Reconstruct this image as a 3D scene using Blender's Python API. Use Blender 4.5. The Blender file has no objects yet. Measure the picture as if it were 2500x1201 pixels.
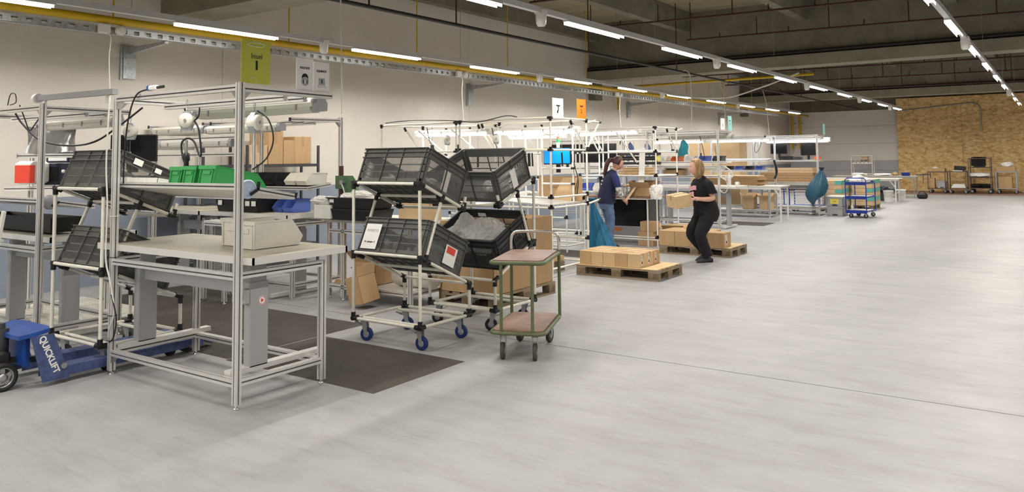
import bpy, math, random
from mathutils import Vector, Matrix, Euler
random.seed(7)
R = math.radians
scn = bpy.context.scene
COL = scn.collection
# ---------------------------------------------------------------- camera, world, exposure
YAW, PITCH, ROLL, FPX, CYPX = 0.61073, 0.0676, -0.010966, 1907.5, 254.65
def make_camera():
    c, s = math.cos(YAW), math.sin(YAW)
    F = Vector((-s*math.cos(PITCH), c*math.cos(PITCH), math.sin(PITCH)))
    r = Vector((c, s, 0)); u = r.cross(F)
    r2 = r*math.cos(ROLL) + u*math.sin(ROLL)
    u2 = -r*math.sin(ROLL) + u*math.cos(ROLL)
    m = Matrix((r2, u2, -F)).transposed().to_4x4()
    m.translation = Vector((0, 0, 1.65))
    cam = bpy.data.cameras.new('camera'); cam.sensor_width = 36; cam.lens = FPX/2500*36
    cam.shift_y = -(600.5-CYPX)/2500; cam.clip_start = .05; cam.clip_end = 200
    o = bpy.data.objects.new('camera', cam); o.matrix_world = m
    COL.objects.link(o); scn.camera = o
make_camera()
w = bpy.data.worlds.new('hall_world'); w.use_nodes = True; scn.world = w
w.node_tree.nodes['Background'].inputs[0].default_value = (1, .95, .88, 1)
w.node_tree.nodes['Background'].inputs[1].default_value = 0.22
scn.view_settings.view_transform = 'Standard'; scn.view_settings.look = 'None'
scn.view_settings.gamma = 1; scn.view_settings.use_curve_mapping = False
scn.view_settings.exposure = -0.06
LED_POWER = 66.0
def area_light(name, loc, sx, sy, power, col=(1,.95,.885), spread=138, parent=None):
    l = bpy.data.lights.new(name, 'AREA'); l.shape = 'RECTANGLE'; l.size = sx; l.size_y = sy
    l.energy = power; l.color = col; l.spread = R(spread)
    o = bpy.data.objects.new(name, l); COL.objects.link(o); o.location = loc
    if parent: o.parent = parent
    return o
# ---------------------------------------------------------------- materials
def mat(name, col, rough=.6, metal=0, spec=.5, noise=0, nscale=8, bump=0, bscale=60, emit=0, alpha=1, trans=0, stretch=(1,1,1), col2=None, ior=1.45):
    m = bpy.data.materials.new(name); m.use_nodes = True
    nt = m.node_tree; b = nt.nodes['Principled BSDF']
    b.inputs['Base Color'].default_value = (*col, 1); b.inputs['Roughness'].default_value = rough
    b.inputs['Metallic'].default_value = metal; b.inputs['Specular IOR Level'].default_value = spec
    b.inputs['Alpha'].default_value = alpha; b.inputs['Transmission Weight'].default_value = trans
    b.inputs['IOR'].default_value = ior
    if emit:
        b.inputs['Emission Color'].default_value = (*col, 1); b.inputs['Emission Strength'].default_value = emit
    if noise or bump:
        tc = nt.nodes.new('ShaderNodeTexCoord'); mp = nt.nodes.new('ShaderNodeMapping')
        mp.inputs['Scale'].default_value = stretch; nt.links.new(tc.outputs['Object'], mp.inputs[0])
        if noise:
            n = nt.nodes.new('ShaderNodeTexNoise'); n.inputs['Scale'].default_value = nscale; n.inputs['Detail'].default_value = 6
            n.inputs['Roughness'].default_value = .6
            nt.links.new(mp.outputs[0], n.inputs['Vector'])
            r = nt.nodes.new('ShaderNodeValToRGB'); c2 = col2 or tuple(c*(1-noise) for c in col)
            r.color_ramp.elements[0].position = .35; r.color_ramp.elements[1].position = .65
            r.color_ramp.elements[0].color = (*c2, 1); r.color_ramp.elements[1].color = (*[min(1, c*(1+noise*.4)) for c in col], 1)
            nt.links.new(n.outputs['Fac'], r.inputs[0]); nt.links.new(r.outputs[0], b.inputs['Base Color'])
        if bump:
            n2 = nt.nodes.new('ShaderNodeTexNoise'); n2.inputs['Scale'].default_value = bscale; n2.inputs['Detail'].default_value = 4
            nt.links.new(mp.outputs[0], n2.inputs['Vector'])
            bp = nt.nodes.new('ShaderNodeBump'); bp.inputs['Strength'].default_value = bump; bp.inputs['Distance'].default_value = .01
            nt.links.new(n2.outputs['Fac'], bp.inputs['Height']); nt.links.new(bp.outputs[0], b.inputs['Normal'])
    return m
M = {}
M['alu'] = mat('brushed_aluminium', (.80,.79,.77), .36, .6, noise=.06, nscale=30, stretch=(1,1,.1))
M['alu2'] = mat('satin_aluminium', (.8,.79,.76), .42, .4)
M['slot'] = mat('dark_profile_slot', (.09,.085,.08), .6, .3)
M['galv'] = mat('galvanised_steel', (.55,.58,.6), .38, .8, noise=.25, nscale=22)
M['chrome'] = mat('polished_chrome', (.8,.79,.77), .18, 1)
M['steel'] = mat('plain_steel', (.45,.45,.45), .35, .9)
M['tube'] = mat('cream_coated_tube', (.85,.83,.73), .35, noise=.08, nscale=14)
M['tubew'] = mat('white_coated_tube', (.8,.8,.76), .35)
M['black'] = mat('black_plastic', (.012,.012,.013), .38)
M['dark'] = mat('dark_grey_plastic', (.05,.052,.056), .5)
M['crate'] = mat('grey_crate_plastic', (.115,.115,.11), .42, noise=.12, nscale=9)
M['crated'] = mat('anthracite_crate_plastic', (.03,.031,.033), .45, noise=.1, nscale=9)
M['card'] = mat('brown_cardboard', (.50,.33,.17), .8, noise=.1, nscale=5, bump=.1, bscale=120, stretch=(1,1,.2))
M['card2'] = mat('pale_cardboard', (.62,.44,.25), .8, noise=.08, nscale=5)
M['cardd'] = mat('carton_inner_face', (.40,.25,.12), .85, noise=.1, nscale=5)
M['tape'] = mat('packing_tape', (.42,.26,.12), .3)
M['wood'] = mat('pallet_wood', (.30,.23,.15), .85, noise=.35, nscale=7, bump=.4, bscale=40, stretch=(.25,3,3))
M['woodx'] = mat('pallet_block_wood', (.24,.18,.11), .9, noise=.4, nscale=9, bump=.4, bscale=40)
M['ply'] = mat('pale_plywood', (.68,.5,.27), .7, noise=.12, nscale=6, stretch=(1,.3,1))
M['pine'] = mat('light_pine_board', (.66,.47,.22), .65, noise=.15, nscale=5, stretch=(.3,3,3))
M['top'] = mat('greenish_grey_laminate', (.42,.395,.315), .5, noise=.08, nscale=4)
M['topw'] = mat('pale_laminate', (.72,.70,.62), .45)
M['lift'] = mat('grey_powder_coat', (.38,.385,.395), .5)
M['white'] = mat('white_plastic', (.8,.79,.75), .4)
M['cream'] = mat('cream_plastic', (.78,.76,.68), .45, noise=.05, nscale=6)
M['greenbin'] = mat('green_bin_plastic', (.04,.34,.09), .36)
M['bluepaint'] = mat('blue_enamel', (.015,.07,.33), .35, noise=.25, nscale=12)
M['bluedirty'] = mat('worn_blue_enamel', (.07,.10,.24), .5, noise=.35, nscale=16, bump=.15)
M['bluetub'] = mat('blue_cart_enamel', (.01,.03,.25), .35)
M['bluebin'] = mat('clear_blue_bin', (.12,.2,.62), .25, alpha=.8)
M['bag'] = mat('blue_refuse_film', (.025,.095,.15), .28, bump=.5, bscale=14)
M['bag2'] = mat('teal_refuse_film', (.008,.13,.26), .4, noise=.3, nscale=5, stretch=(6,6,.4))
M['clear'] = mat('clear_film', (1,1,.98), .1, alpha=.5, spec=.9, bump=.8, bscale=18)
M['clearw'] = mat('milky_film', (.85,.83,.78), .25, alpha=.6, bump=.6, bscale=20)
M['silver'] = mat('silver_film', (.36,.36,.36), .25, .75, bump=.9, bscale=7)
M['paper'] = mat('white_paper', (.86,.85,.83), .7)
M['ink'] = mat('black_ink', (.01,.01,.01), .6)
M['greensign'] = mat('lime_green_laminate', (.5,.53,.06), .28)
M['orangesign'] = mat('orange_laminate', (.95,.26,.02), .28)
M['tealsign'] = mat('pale_teal_laminate', (.3,.68,.66), .3)
M['cable'] = mat('black_cable', (.012,.012,.014), .45)
M['cablew'] = mat('white_cable', (.72,.71,.64), .45)
M['screen'] = mat('black_screen', (.006,.006,.008), .12)
M['screenb'] = mat('lit_blue_screen', (.0,.22,.85), .3, emit=1.0)
M['tubelit'] = mat('lit_tube', (1,.98,.94), .3, emit=9)
M['tubelitb'] = mat('lit_cool_tube', (.82,.88,1), .3, emit=9)
M['led'] = mat('led_diffuser', (1,.97,.92), .3, emit=3.2)
M['rail'] = mat('light_rail_enamel', (.62,.62,.62), .4)
M['yellow'] = mat('yellow_gas_pipe', (.62,.40,.01), .4, noise=.1, nscale=3)
M['rust'] = mat('dark_red_sprinkler_pipe', (.06,.018,.012), .5)
M['pipeblk'] = mat('black_iron_pipe', (.02,.018,.016), .5)
M['mat'] = mat('dark_rubber_matting', (.08,.07,.06), .85, noise=.25, nscale=2)
M['laminate'] = mat('worn_red_brown_plywood', (.27,.17,.13), .42, noise=.3, nscale=7, col2=(.2,.12,.09))
M['greenpaint'] = mat('worn_green_enamel', (.075,.14,.05), .5, noise=.45, nscale=30, col2=(.12,.1,.06))
M['press'] = mat('hammered_green_enamel', (.075,.15,.065), .4, noise=.15, nscale=20)
M['rubber'] = mat('black_rubber', (.02,.02,.02), .7)
M['rubberg'] = mat('grey_rubber_tyre', (.06,.058,.055), .8)
M['wheelblue'] = mat('blue_tyre', (.01,.03,.16), .5)
M['hub'] = mat('grey_wheel_hub', (.36,.38,.4), .4, .3)
M['skin'] = mat('skin', (.56,.31,.22), .5, spec=.35)
M['skin2'] = mat('light_skin', (.64,.38,.29), .5, spec=.35)
M['hairb'] = mat('auburn_dark_hair', (.06,.02,.017), .5, noise=.4, nscale=40, stretch=(1,1,.15))
M['hairl'] = mat('dark_blonde_hair', (.44,.29,.14), .5, noise=.45, nscale=40, stretch=(1,1,.12), col2=(.2,.12,.055))
M['navy'] = mat('navy_cloth', (.012,.016,.05), .8, bump=.35, bscale=8)
M['navy2'] = mat('navy_jersey', (.02,.025,.11), .8)
M['blackcloth'] = mat('black_cloth', (.006,.006,.008), .85, bump=.4, bscale=7)
M['denim'] = mat('light_blue_denim', (.13,.2,.34), .8, noise=.25, nscale=9, bump=.5, bscale=9)
M['shoe'] = mat('dark_shoe_fabric', (.03,.032,.032), .7)
M['red'] = mat('red_plastic', (.75,.07,.04), .4)
M['teal'] = mat('teal_printed_strap', (.1,.42,.34), .6)
M['paleblue'] = mat('grey_blue_cloth', (.12,.16,.34), .8)
M['cyan'] = mat('cyan_cloth', (.04,.35,.45), .7)
M['stickery'] = mat('yellow_label', (.75,.62,.1), .5)
M['navybox'] = mat('navy_equipment', (.02,.025,.05), .45)
M['orange'] = mat('orange_plastic', (.7,.18,.04), .5)
M['pink'] = mat('pink_print', (.62,.34,.38), .7)
M['greenb'] = mat('green_plastic', (.03,.35,.12), .5)
# ---------------------------------------------------------------- mesh builder
class MB:
    def __init__(s): s.v = []; s.f = []; s.mi = []; s.sm = []; s.cur = 0; s.smooth = False
    def add(s, vs, fs, smooth=None):
        o = len(s.v); s.v += [tuple(v) for v in vs]
        for f in fs:
            s.f.append([i+o for i in f]); s.mi.append(s.cur); s.sm.append(s.smooth if smooth is None else smooth)
        return s
    def box(s, c, d, rot=None):
        x, y, z = d[0]/2, d[1]/2, d[2]/2
        vs = [Vector((sx*x, sy*y, sz*z)) for sx in (-1,1) for sy in (-1,1) for sz in (-1,1)]
        if rot is not None: vs = [rot @ v for v in vs]
        c = Vector(c)
        return s.add([v+c for v in vs], [(0,1,3,2),(4,6,7,5),(0,4,5,1),(2,3,7,6),(0,2,6,4),(1,5,7,3)], False)
    def bx(s, x0, x1, y0, y1, z0, z1): return s.box(((x0+x1)/2,(y0+y1)/2,(z0+z1)/2),(abs(x1-x0),abs(y1-y0),abs(z1-z0)))
    def bbox(s, c, d, b=.004, rot=None):   # bevelled box
        x, y, z = d[0]/2, d[1]/2, d[2]/2; b = min(b, x*.9, y*.9, z*.9); vs = []
        for sz, zz, i in ((-1,z-0,1),(-1,z-b,0),(1,z-b,0),(1,z,1)):
            xx, yy = x-(b if i else 0), y-(b if i else 0)
            for px, py in ((-xx+b,-yy),(xx-b,-yy),(xx,-yy+b),(xx,yy-b),(xx-b,yy),(-xx+b,yy),(-xx,yy-b),(-xx,-yy+b)):
                vs.append(Vector((px, py, sz*zz)))
        if rot is not None: vs = [rot @ v for v in vs]
        c = Vector(c); fs = [tuple(reversed(range(8))), tuple(range(24,32))]
        for k in range(3):
            for i in range(8): j = (i+1)%8; fs.append((k*8+i, k*8+j, k*8+8+j, k*8+8+i))
        return s.add([v+c for v in vs], fs, False)
    def frame(s, p0, p1, up=(0,0,1)):
        p0, p1 = Vector(p0), Vector(p1); d = (p1-p0).normalized(); u = Vector(up)
        if abs(d.dot(u)) > .98: u = Vector((0,1,0)) if abs(d.y) < .9 else Vector((1,0,0))
        a = d.cross(u).normalized(); b = a.cross(d).normalized(); return p0, p1, a, b
    def ext(s, p0, p1, prof2d, up=(0,0,1), caps=True, smooth=False):
        p0, p1, a, b = s.frame(p0, p1, up); n = len(prof2d)
        vs = [p0+a*x+b*y for x, y in prof2d] + [p1+a*x+b*y for x, y in prof2d]
        fs = [(i, (i+1)%n, n+(i+1)%n, n+i) for i in range(n)]
        s.add(vs, fs, smooth)
        if caps: s.add(vs, [tuple(reversed(range(n))), tuple(range(n, 2*n))], False)
        return s
    def bar(s, p0, p1, w, h, up=(0,0,1)): return s.ext(p0, p1, [(-w/2,-h/2),(w/2,-h/2),(w/2,h/2),(-w/2,h/2)], up)
    def prof(s, p0, p1, w=.045, h=.045, up=(0,0,1)):   # slotted aluminium profile
        g, d = .005, .008; P = []
        def side(x0, y0, x1, y1, n):
            L = math.hypot(x1-x0, y1-y0); dx, dy = (x1-x0)/L, (y1-y0)/L; nx, ny = -dy, dx
            P.append((x0, y0))
            for k in range(n):
                c = L*(k+.5)/n
                for t, e in ((c-g,0),(c-g,d),(c+g,d),(c+g,0)): P.append((x0+dx*t+nx*e, y0+dy*t+ny*e))
        nw, nh = max(1, round(w/.05)), max(1, round(h/.05)); W, H = w/2, h/2
        side(-W,-H,W,-H,nw); side(W,-H,W,H,nh); side(W,H,-W,H,nw); side(-W,H,-W,-H,nh)
        k0 = len(s.mi); s.ext(p0, p1, P, up)
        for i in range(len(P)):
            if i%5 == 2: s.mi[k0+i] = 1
        return s
    def cyl(s, p0, p1, r, n=12, r1=None, caps=True, up=(0,0,1)):
        r1 = r if r1 is None else r1; p0, p1, a, b = s.frame(p0, p1, up); vs = []
        for p, q in ((p0, r), (p1, r1)):
            vs += [p+a*(q*math.cos(2*math.pi*i/n))+b*(q*math.sin(2*math.pi*i/n)) for i in range(n)]
        s.add(vs, [(i, (i+1)%n, n+(i+1)%n, n+i) for i in range(n)], True)
        if caps: s.add(vs, [tuple(reversed(range(n))), tuple(range(n, 2*n))], False)
        return s
    def tube(s, pts, r, n=8, rs=None):
        pts = [Vector(p) for p in pts]; k = len(pts); vs = []; a0 = None
        for i, p in enumerate(pts):
            d = (pts[min(i+1,k-1)]-pts[max(i-1,0)]).normalized()
            if a0 is None:
                u = Vector((0,0,1)) if abs(d.z) < .9 else Vector((1,0,0)); a = d.cross(u).normalized()
            else: a = (a0-d*a0.dot(d)).normalized()
            b = a.cross(d); a0 = a; q = rs[i] if rs else r
            vs += [p+a*(q*math.cos(2*math.pi*j/n))+b*(q*math.sin(2*math.pi*j/n)) for j in range(n)]
        fs = [(i*n+j, i*n+(j+1)%n, (i+1)*n+(j+1)%n, (i+1)*n+j) for i in range(k-1) for j in range(n)]
        s.add(vs, fs, True); s.add(vs, [tuple(range(n)), tuple(range((k-1)*n, k*n))], False); return s
    def lathe(s, c, prof, n=20, axis='z', rot=None, caps=True):
        c = Vector(c); vs = []
        for r, z in prof:
            for i in range(n):
                t = 2*math.pi*i/n; x, y = r*math.cos(t), r*math.sin(t)
                v = {'z':Vector((x,y,z)),'x':Vector((z,x,y)),'y':Vector((x,z,y))}[axis]
                vs.append((rot @ v if rot is not None else v)+c)
        k = len(prof)
        s.add(vs, [(i*n+j, i*n+(j+1)%n, (i+1)*n+(j+1)%n, (i+1)*n+j) for i in range(k-1) for j in range(n)], True)
        if caps: s.add(vs, [tuple(range(n)), tuple(range((k-1)*n, k*n))], False)
        return s
    def prism(s, pts, z0, z1):
        n = len(pts); vs = [(x,y,z0) for x,y in pts]+[(x,y,z1) for x,y in pts]
        return s.add(vs, [tuple(reversed(range(n))), tuple(range(n,2*n))]+[(i,(i+1)%n,n+(i+1)%n,n+i) for i in range(n)], False)
    def poly(s, pts3, off):   # planar polygon given thickness along vector off
        n = len(pts3); off = Vector(off); a = [Vector(p) for p in pts3]; b = [p+off for p in a]
        return s.add(a+b, [tuple(reversed(range(n))), tuple(range(n,2*n))]+[(i,(i+1)%n,n+(i+1)%n,n+i) for i in range(n)], False)
    def grid(s, fn, nu, nv, smooth=True, closed=False):
        vs = [fn(i/nu, j/nv) for i in range(nu+1) for j in range(nv+1)]
        return s.add(vs, [(i*(nv+1)+j, (i+1)*(nv+1)+j, (i+1)*(nv+1)+j+1, i*(nv+1)+j+1) for i in range(nu) for j in range(nv)], smooth)
    def build(s, name, m, parent=None, world=False, kind=None, label=None):
        me = bpy.data.meshes.new(name)
        off = Vector(parent.location) if (parent is not None and world) else Vector((0,0,0))
        me.from_pydata([(v[0]-off.x, v[1]-off.y, v[2]-off.z) for v in s.v], [], s.f)
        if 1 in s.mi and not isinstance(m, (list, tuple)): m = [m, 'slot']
        for mm in (m if isinstance(m, (list, tuple)) else [m]): me.materials.append(M[mm] if isinstance(mm, str) else mm)
        me.polygons.foreach_set('material_index', s.mi); me.polygons.foreach_set('use_smooth', s.sm); me.update()
        o = bpy.data.objects.new(name, me); COL.objects.link(o)
        if parent is not None: o.parent = parent
        if kind: o['kind'] = kind
        if label: o['label'] = label
        return o
def wcurve(pts, n=8):   # smooth path through points
    P = [Vector(p) for p in pts]; out = []
    for i in range(len(P)-1):
        a, b, c, d = P[max(i-1,0)], P[i], P[i+1], P[min(i+2,len(P)-1)]
        for k in range(n):
            t = k/n; out.append(.5*((2*b)+(c-a)*t+(2*a-5*b+4*c-d)*t*t+(3*b-a-3*c+d)*t*t*t))
    return out+[P[-1]]
def tag(o, label, cat, group=None, kind=None):
    o['label'] = label; o['category'] = cat
    if group: o['group'] = group
    if kind: o['kind'] = kind
    return o
def thing(name, label, cat, loc=(0,0,0), rz=0, group=None):
    o = bpy.data.objects.new(name, None); COL.objects.link(o); o.empty_display_size = .1
    o.location = loc; o.rotation_euler = (0,0,rz); tag(o, label, cat, group); return o
def struct(name, mb, m, label=None, parent=None):
    o = mb.build(name, m, parent)
    if parent is None: o['kind'] = 'structure'
    if label and parent is None: o['label'] = label
    return o
def kids(o): return [c for c in bpy.data.objects if c.parent == o]
def dup(root, loc, rz=None, label=None, group=None):
    r = root.copy(); COL.objects.link(r); r.location = loc
    if rz is not None: r.rotation_euler = (0,0,rz)
    if label: r['label'] = label
    if group: r['group'] = group
    for ch in list(root.children):
        c = ch.copy(); COL.objects.link(c); c.parent = r
        for g in ch.children:
            d = g.copy(); COL.objects.link(d); d.parent = c
    return r
def text(body, size, loc, mrot, m, parent=None, name='lettering', bold=0, align='CENTER'):
    cu = bpy.data.curves.new(name, 'FONT'); cu.body = body; cu.size = size; cu.extrude = .0006; cu.offset = bold
    cu.align_x = align; cu.align_y = 'CENTER'
    t = bpy.data.objects.new('tmp', cu); COL.objects.link(t)
    dg = bpy.context.evaluated_depsgraph_get(); me = bpy.data.meshes.new_from_object(t.evaluated_get(dg))
    bpy.data.objects.remove(t)
    me.transform(mrot.to_4x4()); me.materials.clear(); me.materials.append(M[m])
    o = bpy.data.objects.new(name, me); COL.objects.link(o); o.location = loc
    if parent is not None: o.parent = parent
    return o
def axes(xa, ya): xa, ya = Vector(xa).normalized(), Vector(ya).normalized(); return Matrix((xa, ya, xa.cross(ya))).transposed()
# ---------------------------------------------------------------- the hall
XW = -10.64; YF = 38.5; XR = 13.0; YB = -12.0; ZD = 5.3
def floor_mat():
    m = bpy.data.materials.new('painted_concrete_floor'); m.use_nodes = True; nt = m.node_tree; b = nt.nodes['Principled BSDF']
    tc = nt.nodes.new('ShaderNodeTexCoord')
    def noise(scale, det, st=(1,1,1), rough=.6):
        mp = nt.nodes.new('ShaderNodeMapping'); mp.inputs['Scale'].default_value = st; nt.links.new(tc.outputs['Object'], mp.inputs[0])
        n = nt.nodes.new('ShaderNodeTexNoise'); n.inputs['Scale'].default_value = scale; n.inputs['Detail'].default_value = det; n.inputs['Roughness'].default_value = rough
        nt.links.new(mp.outputs[0], n.inputs['Vector']); return n.outputs['Fac']
    def ramp(src, p0, c0, p1, c1):
        r = nt.nodes.new('ShaderNodeValToRGB'); r.color_ramp.elements[0].position = p0; r.color_ramp.elements[0].color = (*c0,1)
        r.color_ramp.elements[1].position = p1; r.color_ramp.elements[1].color = (*c1,1); nt.links.new(src, r.inputs[0]); return r.outputs[0]
    base = ramp(noise(.55, 5, (1,.6,1)), .3, (.30,.30,.303), .7, (.39,.39,.39))
    def mul(a, c, fac=1):
        x = nt.nodes.new('ShaderNodeMix'); x.data_type = 'RGBA'; x.blend_type = 'MULTIPLY'; x.inputs[0].default_value = fac
        nt.links.new(a, x.inputs[6]); nt.links.new(c, x.inputs[7]); return x.outputs[2]
    c = mul(base, ramp(noise(3.2, 8, (.5,1.6,1), .7), .36, (.80,.79,.79), .56, (1,1,1)), .7)
    c = mul(c, ramp(noise(22, 4, (.12,1,1), .6), .33, (.80,.79,.78), .42, (1,1,1)), .45)
    nt.links.new(c, b.inputs['Base Color'])
    r = nt.nodes.new('ShaderNodeMapRange'); r.inputs[3].default_value = .42; r.inputs[4].default_value = .62
    nt.links.new(noise(2.1, 6), r.inputs[0]); nt.links.new(r.outputs[0], b.inputs['Roughness'])
    bp = nt.nodes.new('ShaderNodeBump'); bp.inputs['Strength'].default_value = .06; nt.links.new(noise(60, 3), bp.inputs['Height']); nt.links.new(bp.outputs[0], b.inputs['Normal'])
    return m
def osb_mat():
    m = bpy.data.materials.new('oriented_strand_board'); m.use_nodes = True; nt = m.node_tree; b = nt.nodes['Principled BSDF']
    tc = nt.nodes.new('ShaderNodeTexCoord')
    def fac(scale, st, det=3):
        mp = nt.nodes.new('ShaderNodeMapping'); mp.inputs['Scale'].default_value = st; nt.links.new(tc.outputs['Object'], mp.inputs[0])
        n = nt.nodes.new('ShaderNodeTexNoise'); n.inputs['Scale'].default_value = scale; n.inputs['Detail'].default_value = det; n.inputs['Distortion'].default_value = .8
        nt.links.new(mp.outputs[0], n.inputs['Vector']); return n.outputs['Fac']
    r = nt.nodes.new('ShaderNodeValToRGB'); e = r.color_ramp.elements
    e[0].position = .33; e[0].color = (.60,.38,.14,1); e[1].position = .47; e[1].color = (.86,.61,.26,1)
    x = e.new(.62); x.color = (.98,.76,.38,1)
    nt.links.new(fac(4, (1.3,1,2.4), 5), r.inputs[0])
    v = nt.nodes.new('ShaderNodeTexVoronoi'); v.inputs['Scale'].default_value = 9
    mp = nt.nodes.new('ShaderNodeMapping'); mp.inputs['Scale'].default_value = (.8,1,3); nt.links.new(tc.outputs['Object'], mp.inputs[0]); nt.links.new(mp.outputs[0], v.inputs['Vector'])
    r2 = nt.nodes.new('ShaderNodeValToRGB'); r2.color_ramp.elements[0].color = (.8,.72,.62,1); r2.color_ramp.elements[1].color = (1.0,1,1,1)
    sp = nt.nodes.new('ShaderNodeSeparateColor'); nt.links.new(v.outputs['Color'], sp.inputs[0]); nt.links.new(sp.outputs[0], r2.inputs[0])
    mx = nt.nodes.new('ShaderNodeMix'); mx.data_type = 'RGBA'; mx.blend_type = 'MULTIPLY'; mx.inputs[0].default_value = .8
    nt.links.new(r.outputs[0], mx.inputs[6]); nt.links.new(r2.outputs[0], mx.inputs[7]); nt.links.new(mx.outputs[2], b.inputs['Base Color'])
    b.inputs['Roughness'].default_value = .65
    return m
FM = floor_mat(); OSB = osb_mat()
M['wall'] = mat('white_wall_paint', (.74,.70,.63), .85, noise=.05, nscale=1.2, bump=.15, bscale=90)
M['wains'] = mat('blue_grey_wall_paint', (.27,.31,.38), .7, noise=.05, nscale=1.5)
M['deckc'] = mat('wood_wool_ceiling', (.33,.285,.18), .9, noise=.25, nscale=1.6, bump=.5, bscale=24, stretch=(.4,6,1))
M['conc'] = mat('bare_concrete', (.20,.18,.135), .85, noise=.22, nscale=2.5, bump=.2, bscale=30)
M['concl'] = mat('lighter_concrete', (.27,.245,.185), .85, noise=.15, nscale=2.5)
M['clad'] = mat('white_cladding', (.86,.84,.8), .6, noise=.03, nscale=1)
M['redfloor'] = mat('red_brown_floor_paint', (.32,.2,.17), .5, noise=.12, nscale=1.5)
M['metalwall'] = mat('grey_metal_cladding', (.5,.52,.55), .5, noise=.08, nscale=1)
# floor: slab in front of the expansion joint, slab behind it, the joint itself, red zone by the far wall
struct('floor', MB().bx(XW-.3, XR, YB, 5.914, -.2, 0), FM, 'grey painted concrete floor with scuffs and one long joint')
struct('floor', MB().bx(XW-.3, XR, 5.926, 34.7, -.2, 0), FM, 'grey painted concrete floor beyond the joint')
struct('floor', MB().bx(XW-.3, XR, 34.7, YF+.3, -.2, 0), 'redfloor', 'red brown painted floor along the far wall')
struct('trim_1', MB().bx(XW-.3, XR, 5.914, 5.926, -.2, -.006), mat('joint_filler', (.06,.055,.05), .9), 'dark expansion joint across the floor')
# left wall of precast panels, blue-grey below
wl = thing('wall_left', 'x', 'x'); del wl['category']; wl['label'] = 'long white panel wall with blue grey base'; wl['kind'] = 'structure'
ys = [YB, -5.1, 1.1, 7.34, 13.55, 19.7, 25.9, 32.1, YF]
for a, b in zip(ys, ys[1:]):
    MB().bx(XW-.25, XW, a+.004, b-.004, 1.2, 5.6).build('wall_panel', 'wall', wl)
    MB().bx(XW-.25, XW+.001, a+.004, b-.004, 0, 1.2).build('base_panel', 'wains', wl)
MB().bx(XW-.3, XW-.012, YB, YF, 0, 5.6).build('panel_backing', 'dark', wl)
# far wall: white cladding on the left, strand board on the right
wf = thing('wall_far', 'x', 'x'); del wf['category']; wf['label'] = 'far wall of white cladding with grey base'; wf['kind'] = 'structure'
for i, (z0, z1) in enumerate([(0,.44),(.44,.88),(.88,1.32),(1.32,2.1),(2.1,2.9),(2.9,3.62)]):
    MB().bx(XW, -5.95, YF, YF+.1, z0+.004, z1-.004).build('cladding_panel', 'metalwall' if i < 3 else 'clad', wf)
MB().bx(XW, XR, YF+.06, YF+.2, 0, 5.6).build('wall_backing', 'conc', wf)
ob = thing('wall_far_board', 'x', 'x'); del ob['category']; ob['label'] = 'tall partition of golden strand board'; ob['kind'] = 'structure'; ob.location = (0,0,0)
ob.name = 'wall_far_boarded'
for ix in range(8):
    for iz in range(4):
        x0 = -5.9+ix*2.5; z0, z1 = [(0,1.25),(1.25,2.5),(2.5,3.75),(3.75,4.06)][iz]
        MB().bx(x0+.003, min(x0+2.497, XR), YF-.32, YF-.29, z0+.003, z1-.003).build('board', OSB, ob)
MB().bx(-5.9, XR, YF-.29, YF-.2, 0, 4.05).build('stud_frame', 'wood', ob)
struct('wall_right', MB().bx(XR, XR+.2, YB, YF+.3, 0, 5.6), 'wall', 'right hand wall of the hall')
struct('wall_back', MB().bx(XW-.3, XR+.2, YB-.2, YB, 0, 5.6), 'wall', 'wall behind the viewer')
# ceiling deck, joists, girders
cl = thing('ceiling', 'x', 'x'); del cl['category']; cl['label'] = 'dark ceiling of wood wool slabs between concrete joists'; cl['kind'] = 'structure'
for y in range(-12, 39, 3):
    MB().bx(XW-.3, XR+.2, y+.006, y+2.994, ZD, ZD+.12).build('ceiling_slab', 'deckc', cl)
MB().bx(XW-.3, XR+.2, YB-.2, YF+.3, ZD+.12, ZD+.3).build('ceiling_backing', 'conc', cl)
GY = [-6.2, 6.3, 18.8, 31.3]
n = 0
for gy in GY[1:]:
    n += 1
    g = thing('x', 'x', 'x'); del g['category']; g.name = 'trim_%d' % (n+1); g['kind'] = 'structure'; g['label'] = 'concrete ceiling girder with a ledge, number %d along the hall' % n
    g['label'] = ['concrete girder nearest the viewer at top left', 'massive concrete girder across the hall above the second island', 'far concrete girder in front of the strand board'][n-1]
    MB().bx(XW, XR, gy, gy+.62, 3.72, 3.98).build('ledge', 'concl', g)
    MB().bx(XW, XR, gy+.15, gy+.47, 3.98, ZD).build('web', 'conc', g)
for i, jx in enumerate([-10.38, -7.78, -4.85, -1.75, 1.35, 4.45, 7.55, 10.65]):
    jo = thing('x', 'x', 'x'); del jo['category']; jo.name = 'trim_%d' % (i+10); jo['kind'] = 'structure'
    jo['label'] = 'row of concrete joists under the ceiling, ' + ['along the left wall','second from the left wall','third from the left wall','fourth from the left wall','fifth from the left wall','sixth from the left wall','seventh from the left wall','nearest the right wall'][i]
    for a, b in ((YB,6.45),(6.77,18.95),(19.27,31.45),(31.77,YF)):
        MB().poly([(jx-.11,a,4.8),(jx+.11,a,4.8),(jx+.17,a,ZD),(jx-.17,a,ZD)], (0,b-a,0)).build('joist', 'conc', jo)
# columns against the left wall under the far girders
for gy, nm in ((18.8,'trim_20'),(31.3,'trim_21')):
    struct(nm, MB().bx(XW-.002, XW+.22, gy+.1, gy+.5, 3.2, 3.72), 'conc', 'concrete bracket carrying the girder on the left wall')
# girder clutter: black service pipe on ledges
for gy, lb in ((18.8,'black pipe lying on the ledge of the big girder'),(31.3,'black pipe lying on the ledge of the far girder')):
    tag(MB().cyl((XW+.02, gy+.07, 4.05),(XR-.1, gy+.07, 4.05), .045, 8).build('service_pipe', 'pipeblk'), lb, 'pipe')
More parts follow.
